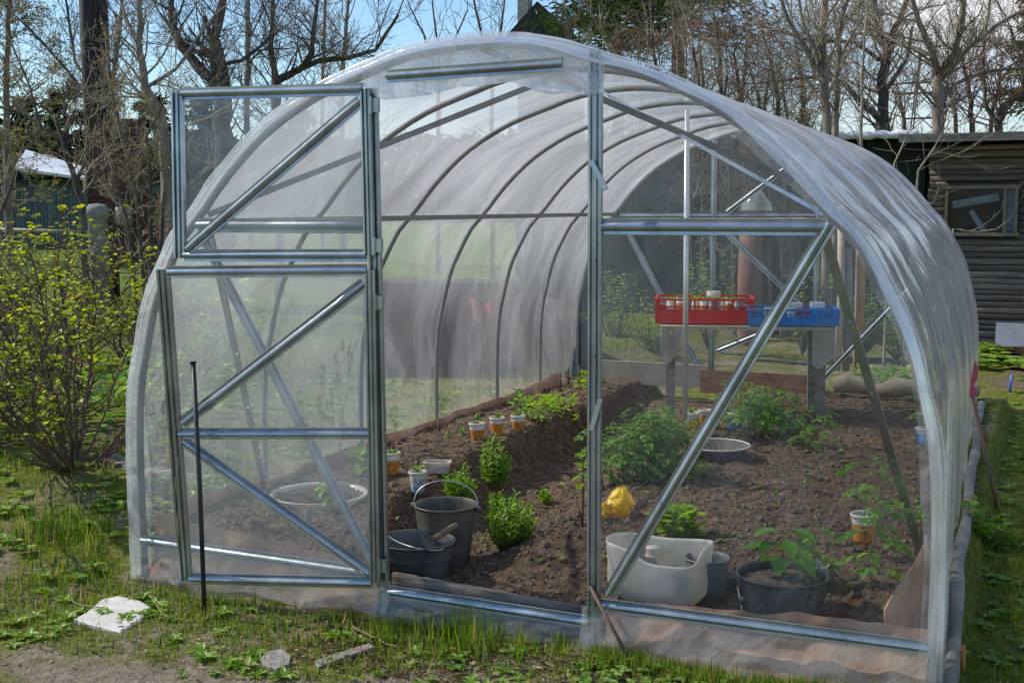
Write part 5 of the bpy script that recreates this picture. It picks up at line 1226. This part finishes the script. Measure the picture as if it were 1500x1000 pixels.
# pine
def conifer(name, label, Z, px, topy, basey, wid, mat, seed, gname, dens=1.0):
    R = random.Random(seed); base = at(px, Z); zt = at(px, Z, topy).z; zb_ = at(px, Z, basey).z; w = wid/FPX*Z
    T = thing(name, base, label, 'tree', gname); b = MB(); lv = Leaves(); b.tube([base, base+Vector((.1, 0, zt*.5)), base+Vector((0, 0, zt))], [.2, .15, .04], 8, cap=False)
    br = MB(); n = int(46*dens)
    for i in range(n):
        t = (i+R.random())/n; z = zb_+(zt-zb_)*t; a = R.uniform(0, 6.3); L = w*(1.05-.85*t)*R.uniform(.6, 1.1); d = Vector((cos(a), sin(a), -.1+.3*t)); p = base+Vector((0, 0, z)); e = p+d*L
        br.tube([p, p.lerp(e, .5)+Vector((0, 0, -.05*L)), e], [.03, .018, .006], 4, cap=False)
        for k in range(int(70*dens)):
            q = p.lerp(e, .25+.75*R.random())+Vector((R.gauss(0, 1), R.gauss(0, 1), R.gauss(0, .6)))*.10*L
            lv.add(q, (d.x+R.gauss(0, .7), d.y+R.gauss(0, .7), R.gauss(0, .5)), (0, 0, 1), R.uniform(.10, .24)*Z/22, .03*Z/22)
    b.build('trunk', M['barkdark'], T); br.build('branch', M['barkdark'], T); lv.build('needles', M[mat], T)
conifer('pine_tree', 'dark green pine above the thicket right of the distant roof', 24, 985, -120, 60, 190, 'pine', 51, 'conifers', 1.6)
conifer('pine_tree', 'pine behind the distant roof with a sunlit crown', 30, 900, -100, 50, 120, 'pine', 52, 'conifers', 1.2)
conifer('pine_tree', 'dark conifer cut by the right edge above the shed', 26, 1530, -60, 160, 90, 'pine', 53, 'conifers', 1.2)
for i, (px, Z, ty, w, lab) in enumerate([(100, 50, 128, 70, 'dark spruce left of the utility pole'), (40, 55, 150, 60, 'dark spruce behind the yellow-green birch'), (230, 48, 150, 70, 'dark spruce behind the slender grey tree'), (300, 52, 140, 60, 'dark spruce behind the forked apple tree'), (160, 60, 110, 60, 'tall dark spruce behind the utility pole'), (430, 50, 160, 70, 'dark spruce behind the arching limb')]):
    conifer('spruce_tree', lab, Z, px, ty, 300, w, 'spruce', 60+i, 'distant spruces', .9)
# far woodland mass
lv = Leaves(); R = random.Random(77)
for i in range(60000):
    px = R.uniform(-500, 1100); Z = R.uniform(55, 80); topy = 205-25*noise.noise(Vector((px*.012, 0, 0)))-18*noise.noise(Vector((px*.05, 3, 0)))
    p = at(px, Z, R.uniform(topy, 310)); lv.add(p, (R.gauss(0, 1), R.gauss(0, 1), R.gauss(0, 1)), (R.gauss(0, 1), 0, 1), R.uniform(.25, .6), R.uniform(.15, .35))
for i in range(14000):
    px = R.uniform(1000, 1900); Z = R.uniform(55, 80); p = at(px, Z, R.uniform(262+15*noise.noise(Vector((px*.03, 0, 0))), 310)); lv.add(p, (R.gauss(0, 1), R.gauss(0, 1), R.gauss(0, 1)), (R.gauss(0, 1), 0, 1), R.uniform(.25, .6), R.uniform(.15, .35))
tag(lv.build('distant_woodland', M['wood']), 'far line of mixed woodland on the horizon', 'woodland', kind='stuff')

# ------------------------------------------------------------------ currant bush on the left
def currant(label, base, stems, H, spread, seed, ln, nleaf=4):
    R = random.Random(seed); T = thing('currant_bush', base, label, 'bush', 'leafing currant bushes'); b = MB(); tw = MB(); lv = Leaves()
    for i in range(stems):
        a = R.uniform(0, 6.28); s = spread*math.sqrt(R.random()); h = H*R.uniform(.65, 1.05)*(1-.35*(s/spread)**2)
        p0 = base+Vector((cos(a)*.06, sin(a)*.06, -.02)); pts = [p0]
        for k in range(1, 9):
            t = k/8; w = .03*k/8
            pts.append(p0+Vector((cos(a)*s*t**.85+R.gauss(0, w), sin(a)*s*t**.85+R.gauss(0, w), h*(t**1.05))))
        rad = [R.choice((.006, .008, .012))*(1-.8*k/8)*R.uniform(.8, 1.2) for k in range(9)]; b.tube(pts, rad, 6, cap=False)
        for k in range(16):
            t = .22+.78*(k+R.random())/16; j = min(7, int(t*8)); q = pts[j].lerp(pts[j+1], t*8-j); an = R.uniform(0, 6.28); L = R.uniform(.06, .26)*(1.15-.5*t)
            d = Vector((cos(an), sin(an), R.uniform(.3, 1.4))).normalized(); e = q+d*L; b.tube([q, q.lerp(e, .5)+Vector((R.gauss(0, .01), R.gauss(0, .01), 0)), e], [.004, .003, .002], 4, cap=False)
            for m in range(3 if L > .12 else 2):
                c_ = q.lerp(e, 1-.35*m)
                if R.random() > ln*(.45+.55*t) or noise.noise(c_*4.5) < -.12: continue
                for n in range(nleaf+2):
                    a2 = R.uniform(0, 6.28); sz = R.uniform(.012, .032); lv.add(c_+Vector((R.gauss(0, .004), R.gauss(0, .004), R.gauss(0, .004))), (cos(a2), sin(a2), R.uniform(-.2, .9)), (R.gauss(0, .4), R.gauss(0, .4), 1), sz, sz*.85)
    b.build('stem', M['twigcur'], T); lv.build('leaves', M['leaf_currant'], T); return T
p = gp_out(108, 683); currant('big leafing currant bush with fanned dark stems left of the greenhouse', p, 34, 1.38, 1.0, 1, 1.0, 5)
p = gp_out(-60, 640); currant('second currant bush cut by the left edge', p, 34, 1.15, .8, 2, .95)
p = at(60, 9.2); p.z = g(p.x, p.y); currant('currant bush behind the big one, towards the tank', p, 36, 1.25, .9, 3, .9)
p = at(215, 8.6); p.z = g(p.x, p.y); currant('small currant bush hugging the greenhouse corner', p, 20, 1.0, .4, 4, .8)
p = at(-20, 12); p.z = g(p.x, p.y); currant('far currant bush at the left edge', p, 26, 1.1, 1.0, 5, .9)
# dark-leaved plants under it
p = at(150, 7.4); p.z = g(p.x, p.y); lv = Leaves(); R = random.Random(5); T = thing('rhubarb_patch', p, 'broad green leaves growing behind the stems of the big currant bush', 'plant')
for i in range(200):
    q = p+Vector((R.gauss(0, .5), R.gauss(0, .35), R.uniform(.02, .3))); a = R.uniform(0, 6.3); lv.add(q, (cos(a), sin(a), R.uniform(0, .7)), (0, 0, 1), R.uniform(.06, .13), .07)
lv.build('leaves', M['leaf_lily'], T)
# no overhanging tree is built at left, outside the frame
# ------------------------------------------------------------------ light, sky, camera
SUN_AZ_VEC = Vector((-.99, -.12, 0)).normalized(); EL = R_(44)
sd = Vector((SUN_AZ_VEC.x*cos(EL), SUN_AZ_VEC.y*cos(EL), sin(EL)))
L = bpy.data.lights.new('Sun', 'SUN'); L.energy = 5.0; L.angle = R_(.5); L.color = (1, .93, .80)
lo = bpy.data.objects.new('Sun', L); lo.rotation_euler = (-sd).to_track_quat('-Z', 'Y').to_euler(); col.objects.link(lo)
w = bpy.data.worlds.new('World'); scn.world = w; w.use_nodes = True; nt = w.node_tree; nt.nodes.clear()
sky = nt.nodes.new('ShaderNodeTexSky'); sky.sky_type = 'NISHITA'; sky.sun_disc = False; sky.sun_elevation = EL
sky.sun_rotation = math.atan2(sd.x, sd.y); sky.air_density = 1.2; sky.dust_density = .2; sky.ozone_density = 2.5
tc = N(nt, 'TexCoord').outputs['Generated']
mp = N(nt, 'Mapping', Vector=tc, Scale=(1, 1, 2.6)).outputs[0]
nz_ = N(nt, 'TexNoise', Vector=mp, Scale=1.7, Detail=9, Roughness=.6, Distortion=.6).outputs[0]
# thin cloud, thicker towards the right-hand side of the view
dx = N(nt, 'VectorMath', _operation='DOT_PRODUCT', i0=tc, i1=tuple(Rv)).outputs['Value']
sidew = N(nt, 'MapRange', Value=dx, i1=-.1, i2=.32, i3=-.16, i4=.14).outputs[0]
cl = N(nt, 'Math', _operation='ADD', i0=nz_, i1=sidew).outputs[0]
cf = ramp(nt, cl, [(.58, (0,0,0)), (.8, (1,1,1))])
cm = N(nt, 'Mix', _data_type='RGBA', i0=cf, i6=N(nt, 'Mix', _data_type='RGBA', _blend_type='MULTIPLY', i0=1., i6=sky.outputs[0], i7=rgb((.78, .92, 1.08))).outputs[2], i7=rgb((6, 6.2, 6.5))).outputs[2]
bg = N(nt, 'Background', Color=cm, Strength=.15); wo = nt.nodes.new('ShaderNodeOutputWorld'); nt.links.new(bg.outputs[0], wo.inputs[0])
cam = bpy.data.cameras.new('Camera'); co = bpy.data.objects.new('Camera', cam); col.objects.link(co); scn.camera = co
cam.sensor_width = 36; cam.lens = FPX/1500*36; cam.clip_end = 4000; cam.clip_start = .05
co.matrix_world = Matrix.Translation(CAM) @ Matrix((Rv, Uv, -Fv)).transposed().to_4x4()
scn.view_settings.view_transform = 'Standard'; scn.view_settings.look = 'None'; scn.view_settings.exposure = 0
cy = scn.cycles; cy.use_denoising = True; cy.transparent_max_bounces = 24; cy.max_bounces = 8; cy.diffuse_bounces = 4; cy.sample_clamp_indirect = 6
